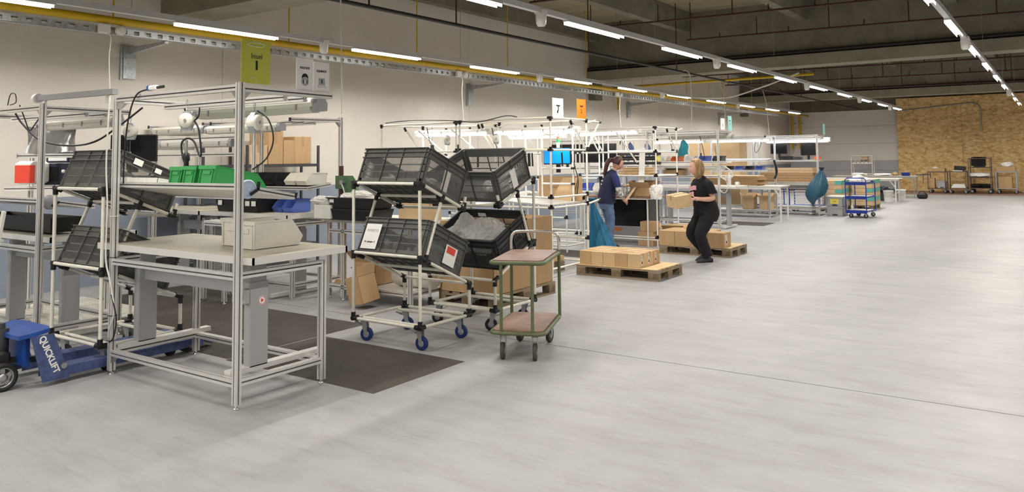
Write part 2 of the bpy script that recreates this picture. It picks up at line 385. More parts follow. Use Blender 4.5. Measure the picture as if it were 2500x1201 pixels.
# ---------------------------------------------------------------- luminaire rows
def light_row(x, label, y0=-9.6, n=15, sensors=(), z=3.4, start=0, pitch=3.03, spread=178):
    t = thing('light_row', label, 'ceiling light', (x, 0, z))
    rl = MB()
    rl.ext((0, y0-1.6, .06), (0, y0+pitch*(n-1)+1.7, .06), [(-.035,-.05),(.035,-.05),(.03,.02),(-.03,.02)]); rl.build('mounting_rail', 'rail', t)
    hs = MB(); d = None
    for k in range(n):
        yy = y0+k*pitch
        h = MB(); h.ext((0,yy,.0),(0,yy+1.6,.0), [(-.04,-.012),(.04,-.012),(.036,.012),(-.036,.012)]); ho = h.build('luminaire', 'rail', t)
        dd = MB(); dd.ext((0,yy+.02,0),(0,yy+1.58,0), [(-.034,-.048),(-.034,-.005),(.034,-.005),(.034,-.048),(.0375,-.048),(.0375,-.0),(-.0375,-.0),(-.0375,-.048)]); dd.build('diffuser', 'led', ho)
        area_light('luminaire_light', (0, yy+.8, -.033), .045, 1.5, LED_POWER, spread=spread, parent=t)
    for sy in sensors:
        s = MB(); s.poly([(-.06,sy-.06,-.0),(.06,sy-.06,-.0),(.06,sy+.06,-.0),(-.06,sy+.06,-.0)], (0,0,.05)); s.lathe((0,sy,-.15), [(.045,0),(.062,.03),(.07,.15)], 12); s.build('sensor', 'white', t)
    for k in range(7):
        y = -1.3+k*6.3
        MB().cyl((0,y,.08),(0,y,ZD-z), .004, 6).build('suspension_wire', 'steel', t)
    return t
light_row(-9.07, 'row of lit tube luminaires nearest the left wall', sensors=(8.0, 14.0, 20.3, 26.6))
light_row(-5.15, 'middle row of lit tube luminaires above the aisle edge', sensors=(8.0, 14.0, 20.3, 26.6, 32))
light_row(-1.14, 'rightmost visible row of lit tube luminaires over the open floor', sensors=(14.0, 26.6))
light_row(2.9, 'luminaire row over the open floor, outside the view to the right')
light_row(6.9, 'second luminaire row outside the view to the right')
# yellow gas pipe and perforated cable tray along the wall
gp = thing('gas_pipe', 'yellow gas pipe running high along the left wall', 'pipe', (-9.62, 0, 3.41))
MB().cyl((0,-4.9,0),(0,37.9,0), .05, 14).build('pipe', 'yellow', gp)
for y in (-1, 5.07, 7.79, 10.71, 13.6, 17, 20.2, 23.4, 26.6, 29.8, 33):
    MB().cyl((0,y,.04),(0,y,1.88), .011, 6).build('hanger_rod', 'yellow', gp)
gv = thing('gas_pipe', 'pair of yellow pipes dropping down the far left corner', 'pipe', (-10.35, 37.9, 0))
for dx in (0, .35):
    MB().cyl((dx,0,1.9),(dx,0,3.46), .06, 12).build('pipe', 'yellow', gv)
    for z in (2.1,3.1): MB().bar((dx,0,z),(dx,.6,z),.04,.04).build('wall_clamp', 'steel', gv)
gb = thing('gas_pipe', 'thin yellow pipe branching under the big girder', 'pipe', (0,0,0))
MB().tube(wcurve([(-10.5,20.4,3.0),(-10.5,20.4,3.55),(-10.45,20.4,3.62),(-10.3,20.4,3.64),(-5.0,20.4,3.66)], 5), .035, 8).build('pipe', 'yellow', gb)
def galv_tray(label, y0, y1, x, z):
    t = thing('cable_tray', label, 'cable tray', (x, 0, z))
    b = MB(); y = y0
    while y < y1:    # perforated tray side made of solid strips and webs between the holes
        b.bx(-.05,-.047,y,y+.16,-.045,.045); b.bx(.047,.05,y,y+.16,-.045,-.025); b.bx(.047,.05,y,y+.16,.025,.045)
        b.bx(.047,.05,y,y+.09,-.025,.025); b.bx(-.05,.05,y,y+.16,-.045,-.042); y += .16
    b.build('tray', 'galv', t, kind='stuff')
    MB().bx(-.035,.03,y0,y1,-.04,.01).build('cable_bundle', 'cablew', t)
galv_tray('perforated galvanised cable tray under the yellow pipe', -4.8, 34, -9.72, 3.29)
for i, y in enumerate((5.83, 13.55, 21.3, 29)):
    t = thing('tray_bracket', ['angled steel bracket under the cable tray, nearest on the left wall','angled steel bracket under the cable tray, second along the wall','angled steel bracket under the cable tray, third along the wall','angled steel bracket under the cable tray, farthest along the wall'][i], 'bracket', (XW, y, 3.2), 0, 'cable tray brackets')
    MB().bx(.0,.05,-.09,.09,-.4,.06).bx(.0,.03,-.12,-.09,-.42,.08).build('wall_plate', 'galv', t)
    MB().poly([(.03,-.025,-.06),(.03,-.025,.04),(.95,-.025,.04),(.95,-.025,.01)], (0,.05,0)).build('arm', 'galv', t)
for i, (y, lb) in enumerate(((4.95,'small white junction box on the cable tray at far left'),(11.9,'small white junction box on the cable tray above the second island'),(18.6,'small white junction box on the tray near the orange sign'))):
    t = thing('junction_box', lb, 'junction box', (-9.62, y, 3.29), 0)
    MB().bbox((0.02,0,0),(.07,.13,.11), .006).build('box', 'white', t)
    MB().lathe((.02,.2,0), [(.03,-.05),(.06,-.02),(.062,.03),(.04,.05)], 14, 'x').build('socket', 'white', t)
    MB().tube(wcurve([(.05,.02,-.05),(.07,.06,-.12),(.06,.05,-.4),(.09,.07,-1.0)], 6), .006, 6).build('drop_cable', 'cablew', t)
# black pipe along the hall and sprinkler branch lines across it
bp = thing('service_pipe', 'long dark pipe running along the hall below the girders', 'pipe', (-7.3, 0, 3.63))
MB().cyl((0,-4.8,0),(0,38.0,0), .028, 10).build('pipe', 'pipeblk', bp)
for y in (7.2, 9.0, 13.0, 17.2, 24.2, 28.0): MB().cyl((0,y,.0),(0,y,1.6), .013, 6).build('hanger_rod', 'rust', bp)
sp_lb = ['dark red sprinkler pipe nearest the viewer at the ceiling','dark red sprinkler pipe second from the viewer','dark red sprinkler pipe third from the viewer, before the big girder','dark red sprinkler pipe just in front of the big girder','dark red sprinkler pipe behind the big girder','dark red sprinkler pipe halfway to the far girder','dark red sprinkler pipe before the far girder']
for i, (y, z, xa) in enumerate(((8.9,4.5,-8.9),(11.9,4.5,-7.9),(14.9,4.45,-8.4),(17.6,4.4,-7.2),(21.6,3.95,-9.0),(25.2,3.95,-9.0),(28.6,3.9,-9.0))):
    t = thing('sprinkler_pipe', sp_lb[i], 'sprinkler pipe', (0, y, z), 0, 'sprinkler branch pipes')
    MB().tube([(xa,0,0),(XR-.2,1.2,-.12)], .022, 8).build('pipe', 'rust', t)
    x = xa+.1; k = 0
    while x < 12:
        f = (x-xa)/(XR-.2-xa)
        MB().cyl((x,1.2*f,-.12*f),(x,1.2*f,(4.8 if k%2 else ZD)-z), .013, 6).build('hanger_rod', 'rust', t)
        MB().cyl((x+.7,1.2*f+.03,-.12*f),(x+.7,1.2*f+.03,.1), .016, 6).build('sprinkler_head', 'rust', t)
        x += 1.55; k += 1
for i, (x, y, lb) in enumerate(((-6.6,15.6,'pale square vent in the ceiling between joists'),(-4.2,13.2,'white ceiling panel fixture at the top edge'))):
    t = thing('ceiling_vent', lb, 'vent', (x, y, 5.2)); MB().bbox((0,0,.02),(.7,.7,.08),.02).build('frame', 'white', t)
    MB().bx(-.3,.3,-.3,.3,-.03,-.02).build('plate', 'white', t)
tag(MB().tube(wcurve([(-9.3,20.3,3.5),(-8.6,20.2,3.3),(-7.2,20.0,3.15),(-6.2,19.9,3.35),(-5.2,19.8,3.65)], 7), .02, 8).build('hanging_cable', 'cablew'), 'white cable sagging under the big girder', 'cable')
tag(MB().tube(wcurve([(-7.35,17.6,3.62),(-7.2,17.5,3.66),(-7.05,17.4,3.45),(-7.0,17.3,2.6),(-7.0,17.2,2.2)], 7), .014, 8).build('hanging_cable', 'cablew'), 'white cable curving down from the black pipe behind the orange sign', 'cable')
for i, (x, y, z0, z1, lb) in enumerate(((-7.2,6.6,2.2,4.7,'thin white cable hanging behind the green sign'),(-7.2,20.0,2.2,3.62,'thin white cable hanging above the women'),(-7.3,24,2.2,3.6,'thin white cable hanging over the far benches'))):
    tag(MB().tube(wcurve([(x-.1,y,z1),(x,y,z1-.4),(x+.02,y,(z0+z1)/2),(x+.05,y,z0)], 5), .009, 6).build('hanging_cable', 'cablew'), lb, 'cable')
t = thing('wall_conduit', 'grey conduit bending down on the strand board wall', 'conduit', (0, YF-.34, 0))
MB().tube(wcurve([(-5.8,0,3.5),(-3.2,0,3.72),(-2.9,0,3.68),(-2.7,0,3.5),(-2.68,0,2.5)], 5), .03, 6).build('pipe', 'steel', t)
M['cover'] = mat('frosted_cover', (.62,.61,.56), .3)
# ---------------------------------------------------------------- shared furniture parts
def level_foot(t, x, y, top=.03):
    b = MB(); b.lathe((x,y,0), [(.021,0),(.024,.006),(.013,.014),(.006,.02),(.006,top+.012)], 12); b.build('levelling_foot', 'chrome', t)
def post(t, x, y, h, m='alu', w=.045, foot=True):
    z0 = .03 if foot else 0
    MB().prof((x,y,z0),(x,y,h), w, w, up=(0,1,0)).build('post', m, t)
    if foot: level_foot(t, x, y)
def rail(t, p0, p1, w=.045, h=.045, m='alu', name='rail'): return MB().prof(p0, p1, w, h).build(name, m, t)
def gusset(t, p, dx, dy, dz, s=.055):   # triangular corner bracket in the plane of d and z
    p = Vector(p); d = Vector((dx,dy,0)); n = Vector((-dy,dx,0))*.018
    b = MB(); b.poly([p-n, p-n+d*s, p-n+Vector((0,0,dz*s))], n*2); b.build('corner_bracket', 'steel', t)
def lift_desk(t, x0, x1, y0, y1, z=1.0, cy=None, top='top', cols=None, zf=.04):
    b = MB(); b.bbox(((x0+x1)/2,(y0+y1)/2,z-.004),(x1-x0,y1-y0,.006),.002); b.build('worktop_surface', top, t)
    b = MB(); b.bx(x0-.004,x1+.004,y0-.004,y0+.02,z-.05,z-.002).bx(x0-.004,x1+.004,y1-.02,y1+.004,z-.05,z-.002).bx(x0-.004,x0+.02,y0,y1,z-.05,z-.002).bx(x1-.02,x1+.004,y0,y1,z-.05,z-.002)
    b.bx(x0+.02,x1-.02,y0+.02,y1-.02,z-.035,z-.007); b.build('worktop', 'alu2', t)
    cy = cy or (y0+y1)/2
    for x in cols or (x0+.30, x1-.30):
        b = MB(); b.bbox((x,cy,(zf+.8)/2),(.07,.165,.8-zf),.01); b.build('lifting_column', 'lift', t)
        b = MB(); b.bbox((x,cy,.84),(.055,.14,.2),.008); b.build('inner_column', 'lift', t)
        b = MB(); b.bx(x-.03,x+.03,y0+.08,y1-.08,z-.08,z-.05); b.build('support_arm', 'lift', t)
        b = MB(); b.bar((x,y0+.02,zf),(x,y1-.02,zf),.07,.035); b.build('foot_bar', 'alu2', t)
    b = MB(); b.bx((cols or (x0+.25,0))[0],(cols or (0,x1-.25))[1],cy-.03,cy+.03,.70,.82); b.build('cross_beam', 'lift', t)
    return t
def batten(label, p0, p1, name='tube_fixture', lit=None, body='cream', cat='light fixture', group=None, w=.12):
    """industrial batten luminaire: housing, clear cover, end cap, clips"""
    p0, p1 = Vector(p0), Vector(p1); base = (p0+p1)/2; t = thing(name, label, cat, base, 0, group)
    a, b_ = p0-base, p1-base; d = (b_-a).normalized(); s = w/.12
    h = MB(); h.ext(a, b_, [(x*s,y*s) for x,y in [(-.05,.0),(.05,.0),(.055,.03),(.035,.06),(-.035,.06),(-.055,.03)]]); h.build('housing', body, t)
    c = MB(); c.ext(a+d*.02, b_-d*.02, [(x*s,y*s) for x,y in [(-.058,0),(-.05,-.03),(-.03,-.045),(.03,-.045),(.05,-.03),(.058,0)]], smooth=False); c.build('cover', lit or 'cover', t)
    for q, e in ((a,-1),(b_,1)):
        k = MB(); k.ext(q, q+d*e*.05, [(x*s,y*s) for x,y in [(-.05,-.035),(.05,-.035),(.056,.02),(.035,.055),(-.035,.055),(-.056,.02)]]); k.build('end_cap', 'lift' if not lit else 'white', t)
    L = (b_-a).length; n = d.cross(Vector((0,0,1)))
    for f in (.12,.37,.63,.88):
        q = a+(b_-a)*f
        for sd in (-1,1): MB().box(q+n*sd*.058*s+Vector((0,0,.0)), (.014,.014,.045)).build('clip', 'steel', t)
    if lit: area_light('fixture_light', (0,0,-.06), .08, L*.9, 8 if lit == 'tubelit' else 10, (1,.96,.9) if lit == 'tubelit' else (.75,.84,1), 170, t).rotation_euler = (0,0,-math.atan2(d.x,d.y))
    return t
def caster(t, x, y, r=.06, tyre='wheelblue', ztop=.175, ang=0, brake=True, name='caster'):
    c, s = math.cos(ang), math.sin(ang); rot = Matrix.Rotation(ang, 3, 'Z')
    off = rot @ Vector((.025,0,0)); cx, cy = x+off.x, y+off.y
    fk = MB()
    for sd in (-1,1):
        q = [Vector((-.03,sd*.021,ztop-.0)),Vector((.03,sd*.021,ztop)),Vector((.04,sd*.021,r*.95)),Vector((.012,sd*.021,r*.95))]
        fk.poly([rot@p+Vector((x,y,0)) for p in q], rot@Vector((0,sd*.003,0)))
    fk.box(Vector((x,y,ztop)), (.09,.075,.006), rot); fk.cyl((x,y,ztop-.02),(x,y,ztop),.026,12)
    if brake: fk.box(Vector((x,y,0))+rot@Vector((-.055,0,ztop-.035)), (.07,.05,.006), rot@Matrix.Rotation(.35,3,'Y'))
    o = fk.build(name, 'hub', t)
    wv = MB(); ax = rot@Vector((0,1,0)); wv.lathe((cx,cy,r), [(r*.72,-.016),(r*.97,-.015),(r,-.008),(r,.008),(r*.97,.015),(r*.72,.016)], 24, rot=Matrix.Rotation(ang,3,'Z')@Matrix.Rotation(R(90),3,'X'))
    wv.build('tyre', tyre, o)
    hb = MB(); hb.lathe((cx,cy,r), [(.012,-.02),(r*.7,-.013),(r*.74,-.008),(r*.74,.008),(r*.7,.013),(.012,.02)], 18, rot=Matrix.Rotation(ang,3,'Z')@Matrix.Rotation(R(90),3,'X'))
    hb.build('hub', 'hub' if tyre != 'rubberg' else 'steel', o)
# ---------------------------------------------------------------- pipe rack trolley with two tilted trays
def joint(t, p, d1=None, L=.09, r=.021):
    b = MB(); p = Vector(p)
    for d in d1: d = Vector(d).normalized(); b.cyl(p-d*.018, p+d*L/1.6, r, 10)
    return b.build('pipe_joint', 'black', t)
def rack(label, loc, rz, W=.81, D=.68, tyre='wheelblue', brakes=True):
    t = thing('crate_trolley', label, 'trolley', loc, rz, 'tilted crate trolleys')
    r = .0145
    def T(p, q, m='tube', nm='tube'):
        return MB().cyl(p, q, r, 10).build(nm, m, t)
    zb = .205
    for y in (0, D): T((0,y,zb),(W,y,zb))
    for x in (0, W): T((x,0,zb),(x,D,zb))
    for y in (.11, D-.11): T((.02,y,zb-.012),(W-.02,y,zb-.012))
    s = .415   # tray slope (drop per metre of depth)
    for x in (0, W):
        T((x,0,zb),(x,0,1.43)); T((x,D,zb),(x,D,.50))
        T((x,.02,1.43),(x,.60,1.43-s*.60)); T((x,.0,.80),(x,D+.02,.80-.46*(D+.02)))
        T((x,.30,1.43-s*.30),(x,.07,.80-.03)); 
        T((x,.59,1.43-s*.59),(x,.63,1.43-s*.59+.1))
        for p, ds in (((x,0,zb),[(1 if x==0 else -1,0,0),(0,1,0),(0,0,1)]), ((x,D,zb),[(1 if x==0 else -1,0,0),(0,-1,0),(0,0,1)]),
                      ((x,0,1.43),[(0,0,-1),(1 if x==0 else -1,0,0),(0,1,-s)]), ((x,0,.80),[(0,1,-.46),(0,0,-1)]), ((x,.07,.76),[(0,.35,1),(0,1,-.4)]),
                      ((x,.30,1.43-s*.30),[(0,-.35,-1),(1 if x==0 else -1,0,0)]), ((x,.60,1.43-s*.60),[(0,-1,s),(1 if x==0 else -1,0,0),(0,.3,1)]),
                      ((x,D,.49),[(0,-1,.46),(0,0,-1)])):
            joint(t, p, ds)
    T((0,0,1.43),(W,0,1.43)); T((0,.30,1.43-s*.30),(W,.30,1.43-s*.30)); T((0,.60,1.43-s*.60),(W,.60,1.43-s*.60))
    T((0,0,.80),(W,0,.80)); T((0,.32,.80-.46*.32),(W,.32,.80-.46*.32)); T((0,D,.80-.46*D),(W,D,.80-.46*D))
    for x, y, a in ((.07,.07,.3),(W-.07,.07,.1),(.07,D-.07,.5),(W-.07,D-.07,.25)): caster(t, x, y, .06, tyre, .19, a, brakes)
    return t
def crate_mesh():
    """perforated stacking crate 0.78 x 0.58 x 0.32, returned as list of (name, MB, kind)"""
    X, Y, H = .78, .575, .32; out = []
    fr = MB(); th = .004
    def wall(ax, off, L, sgn):   # ax 0: wall in plane x=off running along y ; ax 1: plane y=off along x
        def B(u0, u1, z0, z1, t0=-.002, t1=.002):
            if ax == 1: fr.bx(u0,u1,off+min(t0*sgn,t1*sgn),off+max(t0*sgn,t1*sgn),z0,z1)
            else: fr.bx(off+min(t0*sgn,t1*sgn),off+max(t0*sgn,t1*sgn),u0,u1,z0,z1)
        B(-L/2,L/2,.235,H); B(-L/2,L/2,0,.035); B(-L/2,L/2,.0,.006,-.002,.012); B(-L/2,L/2,.232,.238,-.002,.018); B(-L/2,L/2,.278,.283,-.002,.018); B(-L/2,L/2,.314,H,-.002,.022)
        ribs = [-.47,-.13,.13,.47] if L > .6 else [-.46,.0,.46]
        for q in ribs:
            u = q*L; B(u-.003,u+.003,0,H,-.002,.016)
        B(-L/2,-L/2+.05,0,.235); B(L/2-.05,L/2,0,.235)
        for zz in (.098,.165): B(-L/2,L/2,zz-.005,zz+.005)
        sl = []
        u = -L/2+.05
        while u < L/2-.05: B(u,u+.0032,.035,.235,-.0015,.0015); u += .0092
    wall(1,-Y/2,X,-1); wall(1,Y/2,X,1); wall(0,-X/2,Y,-1); wall(0,X/2,Y,1)
    out.append(('slatted_walls', fr, 'stuff'))
    bt = MB(); bt.bx(-X/2,X/2,-Y/2,Y/2,.004,.009)
    for q in range(-3,4): bt.bx(q*X/7-.003,q*X/7+.003,-Y/2,Y/2,-.006,.004)
    for q in range(-2,3): bt.bx(-X/2,X/2,q*Y/5-.003,q*Y/5+.003,-.006,.004)
    out.append(('base', bt, None))
    cp = MB()
    for sx in (-1,1):
        for sy in (-1,1): cp.bx(sx*X/2-.018*sx-.012,sx*X/2-.018*sx+.012,sy*Y/2-.018*sy-.012,sy*Y/2-.018*sy+.012,.01,H-.01)
    out.append(('corner_post', cp, None))
    return out
_cr = {}
def crate(label, root, y0, z0, slope, m='crate'):
    """sits on the tilted tray of rack root; y0,z0 = high rail in rack coordinates"""
    W = .81; ang = -math.atan(slope); rz = root.rotation_euler.z
    lp = Vector((W/2, y0, z0)) + Matrix.Rotation(ang, 3, 'X') @ Vector((0, .02+.2875, .023))
    wp = Matrix.Rotation(rz, 3, 'Z') @ lp + root.location
    t = thing('stacking_crate', label, 'crate', wp, 0, 'perforated crates on trolleys')
    t.rotation_euler = (Matrix.Rotation(rz, 3, 'Z') @ Matrix.Rotation(ang, 3, 'X')).to_euler()
    for nm, mb, k in _cr.setdefault('c', crate_mesh()):
        if (nm, m) not in _cr: o = mb.build(nm, m, t); _cr[(nm, m)] = o.data
        else: o = bpy.data.objects.new(nm, _cr[(nm, m)]); COL.objects.link(o); o.parent = t
        if k: o['kind'] = k
    return t
from mathutils import noise as mnoise
def film_bag(parent_label, loc, s=(1,1,1), seed=1, m='clear', name='film_bag', cat='plastic bag', rot=0, nu=30, nv=44):
    o3 = Vector((seed*7.3, seed*3.1, seed*1.7)); b = MB()
    def fn(u, v):
        th, fi = v*2*math.pi, (u-.5)*math.pi
        d = Vector((math.cos(fi)*math.cos(th), math.cos(fi)*math.sin(th), math.sin(fi)))
        rr = 1+.45*(mnoise.noise(d*1.3+o3)) + .30*(.4-abs(mnoise.noise(d*3.2+o3))) + .16*(.3-abs(mnoise.noise(d*7+o3)))
        return Vector((d.x*rr*s[0], d.y*rr*s[1], (max(-.78,d.z*.9*rr)+.8)*s[2]))
    b.grid(fn, nu, nv, smooth=False)
    k = nv+1
    o = b.build(name, m); o.location = loc; o.rotation_euler.z = rot
    return tag(o, parent_label, cat)
# ---------------------------------------------------------------- near workbench (island 1, front right)
def island_bench(label, loc, mir=1, W=1.58, D=.73, h=2.16, beam=.80, tz=1.0, full=True, mm='alu'):
    """L-shaped profile bench; origin = front corner post with tall mast, extends to -x (W) and +y*mir"""
    t = thing('profile_workbench', label, 'workbench', loc, 0, 'aluminium profile workbenches'); g = mir
    post(t, 0, 0, h+.02, mm); post(t, -W, 0, h, mm); post(t, 0, g*D, .90, mm); post(t, -W, g*D, .90, mm)
    rail(t, (-.0225,0,h-.015),(-W+.0225,0,h-.015),m=mm)
    for x in (0, -W):
        rail(t, (x,g*.0225,h-.022),(x,g*beam,h-.03),m=mm)
        rail(t, (x,g*.0225,.877),(x,g*(D-.0225),.877),m=mm); rail(t, (x,g*.0225,.172),(x,g*(D-.0225),.172),m=mm)
        gusset(t, (x,g*.022,h-.045), 0, g, -1); gusset(t, (x-(.022 if x==0 else -.022),0,h-.04), -1 if x==0 else 1, 0, -1)
        MB().bx(x-.022,x+.022,g*beam,g*(beam+.003),h-.052,h-.008).build('profile_cap', 'black', t)
    rail(t, (-.0225,0,.868),(-W+.0225,0,.868),m=mm); rail(t, (-.0225,0,.167),(-W+.0225,0,.167),m=mm)
    rail(t, (-.0225,g*D,.167),(-W+.0225,g*D,.167),m=mm)
    gusset(t, (-W+.022,0,.145), 1, 0, -1); gusset(t, (-.022,0,.145), -1, 0, -1)
    for yy in (.40,.58,.73): rail(t, (-.0225,g*yy,h-.06),(-W+.0225,g*yy,h-.06),m=mm,name='cross_rail')
    return t
nb = island_bench('near aluminium profile workbench in front, carrying the green sign', (-4.56, 3.285, 0))
def desk_for(bench, y0=.12, y1=.86, z=1.0, x0=-1.72, x1=.1, mir=1, top='top'):
    ys = sorted((y0*mir, y1*mir)); lift_desk(bench, x0, x1, ys[0], ys[1], z, top=top); return bench
lift_desk(nb, -1.86, .12, .02, .87, 1.0, cy=.27, cols=(-1.58,-.16), zf=.2)
MB().bbox((-.14,.17,.70),(.05,.03,.11),.01).build('desk_switch', 'lift', nb)
MB().lathe((-.124,.29,.66), [(.001,0),(.033,0),(.033,.0015)], 20, 'x').build('warning_label', 'paper', nb)
o = MB().lathe((-.1225,.29,.66), [(.026,.0016),(.03,.0018),(.03,.0008)], 20, 'x', caps=False).lathe((-.122,.29,.66), [(.001,0),(.016,.0012)], 3, 'x').build('warning_print', 'red', nb)
# tilted shelf with white tray and green bins
def tilt_shelf(label, x0, x1, y0, y1, z0, z1, group=None):
    """shelf panel framed in profile; front edge (y0) at z0, back edge (y1) at z1"""
    t = thing('tilted_shelf', label, 'shelf', (x0, y0, z0), 0, group)
    L = x1-x0; dy = y1-y0; dz = z1-z0
    MB().add([(0,0,-.006),(L,0,-.006),(L,dy,dz-.006),(0,dy,dz-.006),(0,0,-.02),(L,0,-.02),(L,dy,dz-.02),(0,dy,dz-.02)], [(0,1,2,3),(7,6,5,4),(0,4,5,1),(1,5,6,2),(2,6,7,3),(3,7,4,0)], False).build('shelf_panel', 'alu2', t)
    MB().prof((0,0,-.005),(L,0,-.005),.03,.042).build('edge_rail', 'alu', t); MB().prof((0,dy,dz-.005),(L,dy,dz-.005),.03,.042).build('edge_rail', 'alu', t)
    for x in (0, L): MB().prof((x,0,-.005),(x,dy,dz-.005),.03,.042).build('side_rail', 'alu', t)
    return t
sh = tilt_shelf('tilted aluminium shelf holding green bins on the near workbench', -6.42, -4.63, 3.345, 3.80, 1.472, 1.385)
dk = MB(); dk.lathe((-4.588,3.375,1.45), [(.03,-.012),(.058,-.012),(.064,-.004),(.064,.008),(.05,.014),(.012,.02)], 26, 'x')
t = thing('clamp_disc', 'round pale blue clamp disc with black lever on the near mast', 'clamp disc', (-4.588,3.375,1.45))
MB().lathe((0,0,0), [(.01,-.012),(.06,-.012),(.066,-.004),(.066,.008),(.052,.014),(.05,.008),(.02,.008),(.012,.02)], 26, 'x').build('disc', mat('pale_blue_plastic',(.5,.6,.75),.35), t)
MB().bar((.02,.01,-.035),(.02,.075,.0),.012,.02).bar((.02,.07,-.005),(.02,.075,.05),.012,.02).build('lever', 'black', t)
def open_bin(label, loc, W=.15, L=.32, H=.13, m='greenbin', rz=0, group='green open-fronted bins', cat='bin', name='storage_bin', tilt=None, back=-1):
    """open-fronted storage bin; back wall at y=0, open front towards +y"""
    t = thing(name, label, cat, loc, rz, group); th = .003; w = W/2
    b = MB()
    b.bx(-w+.008,w-.008,0.0,L-.02,0,.005)
    b.poly([(-w+.008,.004,0),(w-.008,.004,0),(w,0,H),(-w,0,H)], (0,.004,0))
    for s in (-1,1):
        b.poly([(s*(w-.008),0,0),(s*(w-.008),L-.03,0),(s*w,L,H*.32),(s*w,L-.05,H*.66),(s*w,L-.11,H),(s*w,0,H)], (-s*th,0,0))
    b.poly([(-w+.008,L-.03,0),(w-.008,L-.03,0),(w,L,H*.34),(-w,L,H*.34)], (0,-.004,0))
    b.build('bin_body', m, t)
    r = MB(); r.bx(-w-.006,w+.006,-.008,.0,H-.028,H); 
    for s in (-1,1): r.bx(s*w-.004,s*w+.006*s,0,L-.11,H-.012,H)
    r.build('rim', m, t)
    for s in (-1,1): MB().bx(s*(w-.028)-.003,s*(w-.028)+.003,-.006,.0,.0,H-.028).build('rib', m, t)
    MB().bx(-w*.45,w*.45,-.006,0,H*.55,H*.72).build('label_holder', m, t)
    if tilt: t.rotation_euler = (tilt,0,rz)
    return t
st = math.atan2(-.087,.455)
for i, (x, W_, L_, H_, lb) in enumerate(((-5.48,.165,.42,.135,'leftmost of the green bins on the near tilted shelf'),(-5.305,.165,.44,.14,'middle green bin on the near tilted shelf'),(-5.085,.20,.47,.145,'large green bin beside the near mast on the tilted shelf'))):
    open_bin(lb, (x, 3.375 if i<3 else 3.38, 1.472), W_, L_, H_, tilt=st)
t = thing('white_tray', 'flat white tray on the left half of the near tilted shelf', 'tray', (-6.0,3.37,1.478)); t.rotation_euler.x = st
b = MB(); b.bx(-.30,.30,.0,.004,0,.045).bx(-.30,.30,.3,.304,0,.03).bx(-.30,-.296,0,.3,0,.045).bx(.296,.30,0,.3,0,.045).bx(-.3,.3,0,.3,0,.004); b.build('tray_body', 'white', t)
for q in range(5): MB().bx(-.24+q*.12,-.236+q*.12,-.003,0,0,.04).build('rib', 'white', t)
# big cream container on the desk
t = open_bin('large cream open-fronted container standing on the near desk', (-4.93, 3.60, 1.003), .25, .44, .20, m='cream', group=None, cat='container', name='large_container', rz=0)
open_bin('second cream container behind the large one on the near desk', (-5.2, 3.68, 1.003), .24, .40, .205, m='cream', group=None, cat='container', name='large_container', rz=0)
# lamps on cantilever rails
batten('unlit batten lamp under the near cantilever frame', (-6.02,3.955,2.045), (-4.55,3.955,2.045))
# sign sheets
yz = axes((0,1,0),(0,0,1))
t = thing('hanging_sign', 'lime green sign reading Insel 1 above the near workbench', 'sign', (-4.552,3.285,2.178))
MB().bx(-.002,.0,0,.238,0,.303).build('sheet', 'greensign', t)
text('Insel', .052, (.001,.125,.19), yz, 'ink', t); text('1', .085, (.001,.125,.125), yz, 'ink', t, bold=.004)
pts = [(.002,.12+.07*math.cos(a)+.006*math.sin(5*a),.272-.0*a+.014*math.sin(a)) for a in [k*math.pi/12 for k in range(25)]]
MB().tube(pts, .0022, 5).build('cord', 'paper', t)
pts = [(.002,.1+.025*math.cos(a),.02+.025*math.sin(a)) for a in [k*math.pi/10 for k in range(11)]]
MB().tube(pts, .0015, 5).build('clip_wire', 'paper', t)
t = thing('paper_sign', 'two white sheets reading SOLSTICE and EQUINOX hung on the near cantilever', 'sign', (-4.552,3.755,2.15))
for k, (y0, z0, wd) in enumerate(((0,.0,.158),(.16,-.012,.155))):
    s = MB(); s.bx(-.001,.001,y0,y0+wd,z0+.0,z0+.245).build('sheet', 'paper', t)
    text(['SOLSTICE','EQUINOX'][k], .021, (.0015,y0+.078,z0+.175), yz, 'ink', t, bold=.0008)
    d = MB(); c = Vector((.0022,y0+.08,z0+.085))
    if k == 0:
        d.lathe(c+Vector((0,0,.02)), [(.03,0),(.028,.0006)], 20, 'x'); d.build('product_print', 'ink', t)
        d = MB(); d.lathe(c+Vector((.001,0,-.008)), [(.034,0),(.032,.0006)], 20, 'x'); d.build('product_print', 'lift', t)
        for q in (-.022,.0,.022): MB().box(c+Vector((.002,q*.8,-.012)),(.0006,.007,.03)).build('product_print', 'paper' if q==0 else 'ink', t)
    else:
        MB().box(c+Vector((0,0,.012)),(.0008,.06,.05)).build('product_print', 'hub', t)
        MB().box(c+Vector((.001,0,.014)),(.0008,.01,.028)).build('product_print', 'ink', t)
        MB().box(c+Vector((.0005,0,-.025)),(.0008,.07,.014)).build('product_print', 'lift', t)
        MB().box(c+Vector((.0015,0,-.025)),(.0008,.058,.008)).build('product_print', 'paper', t)
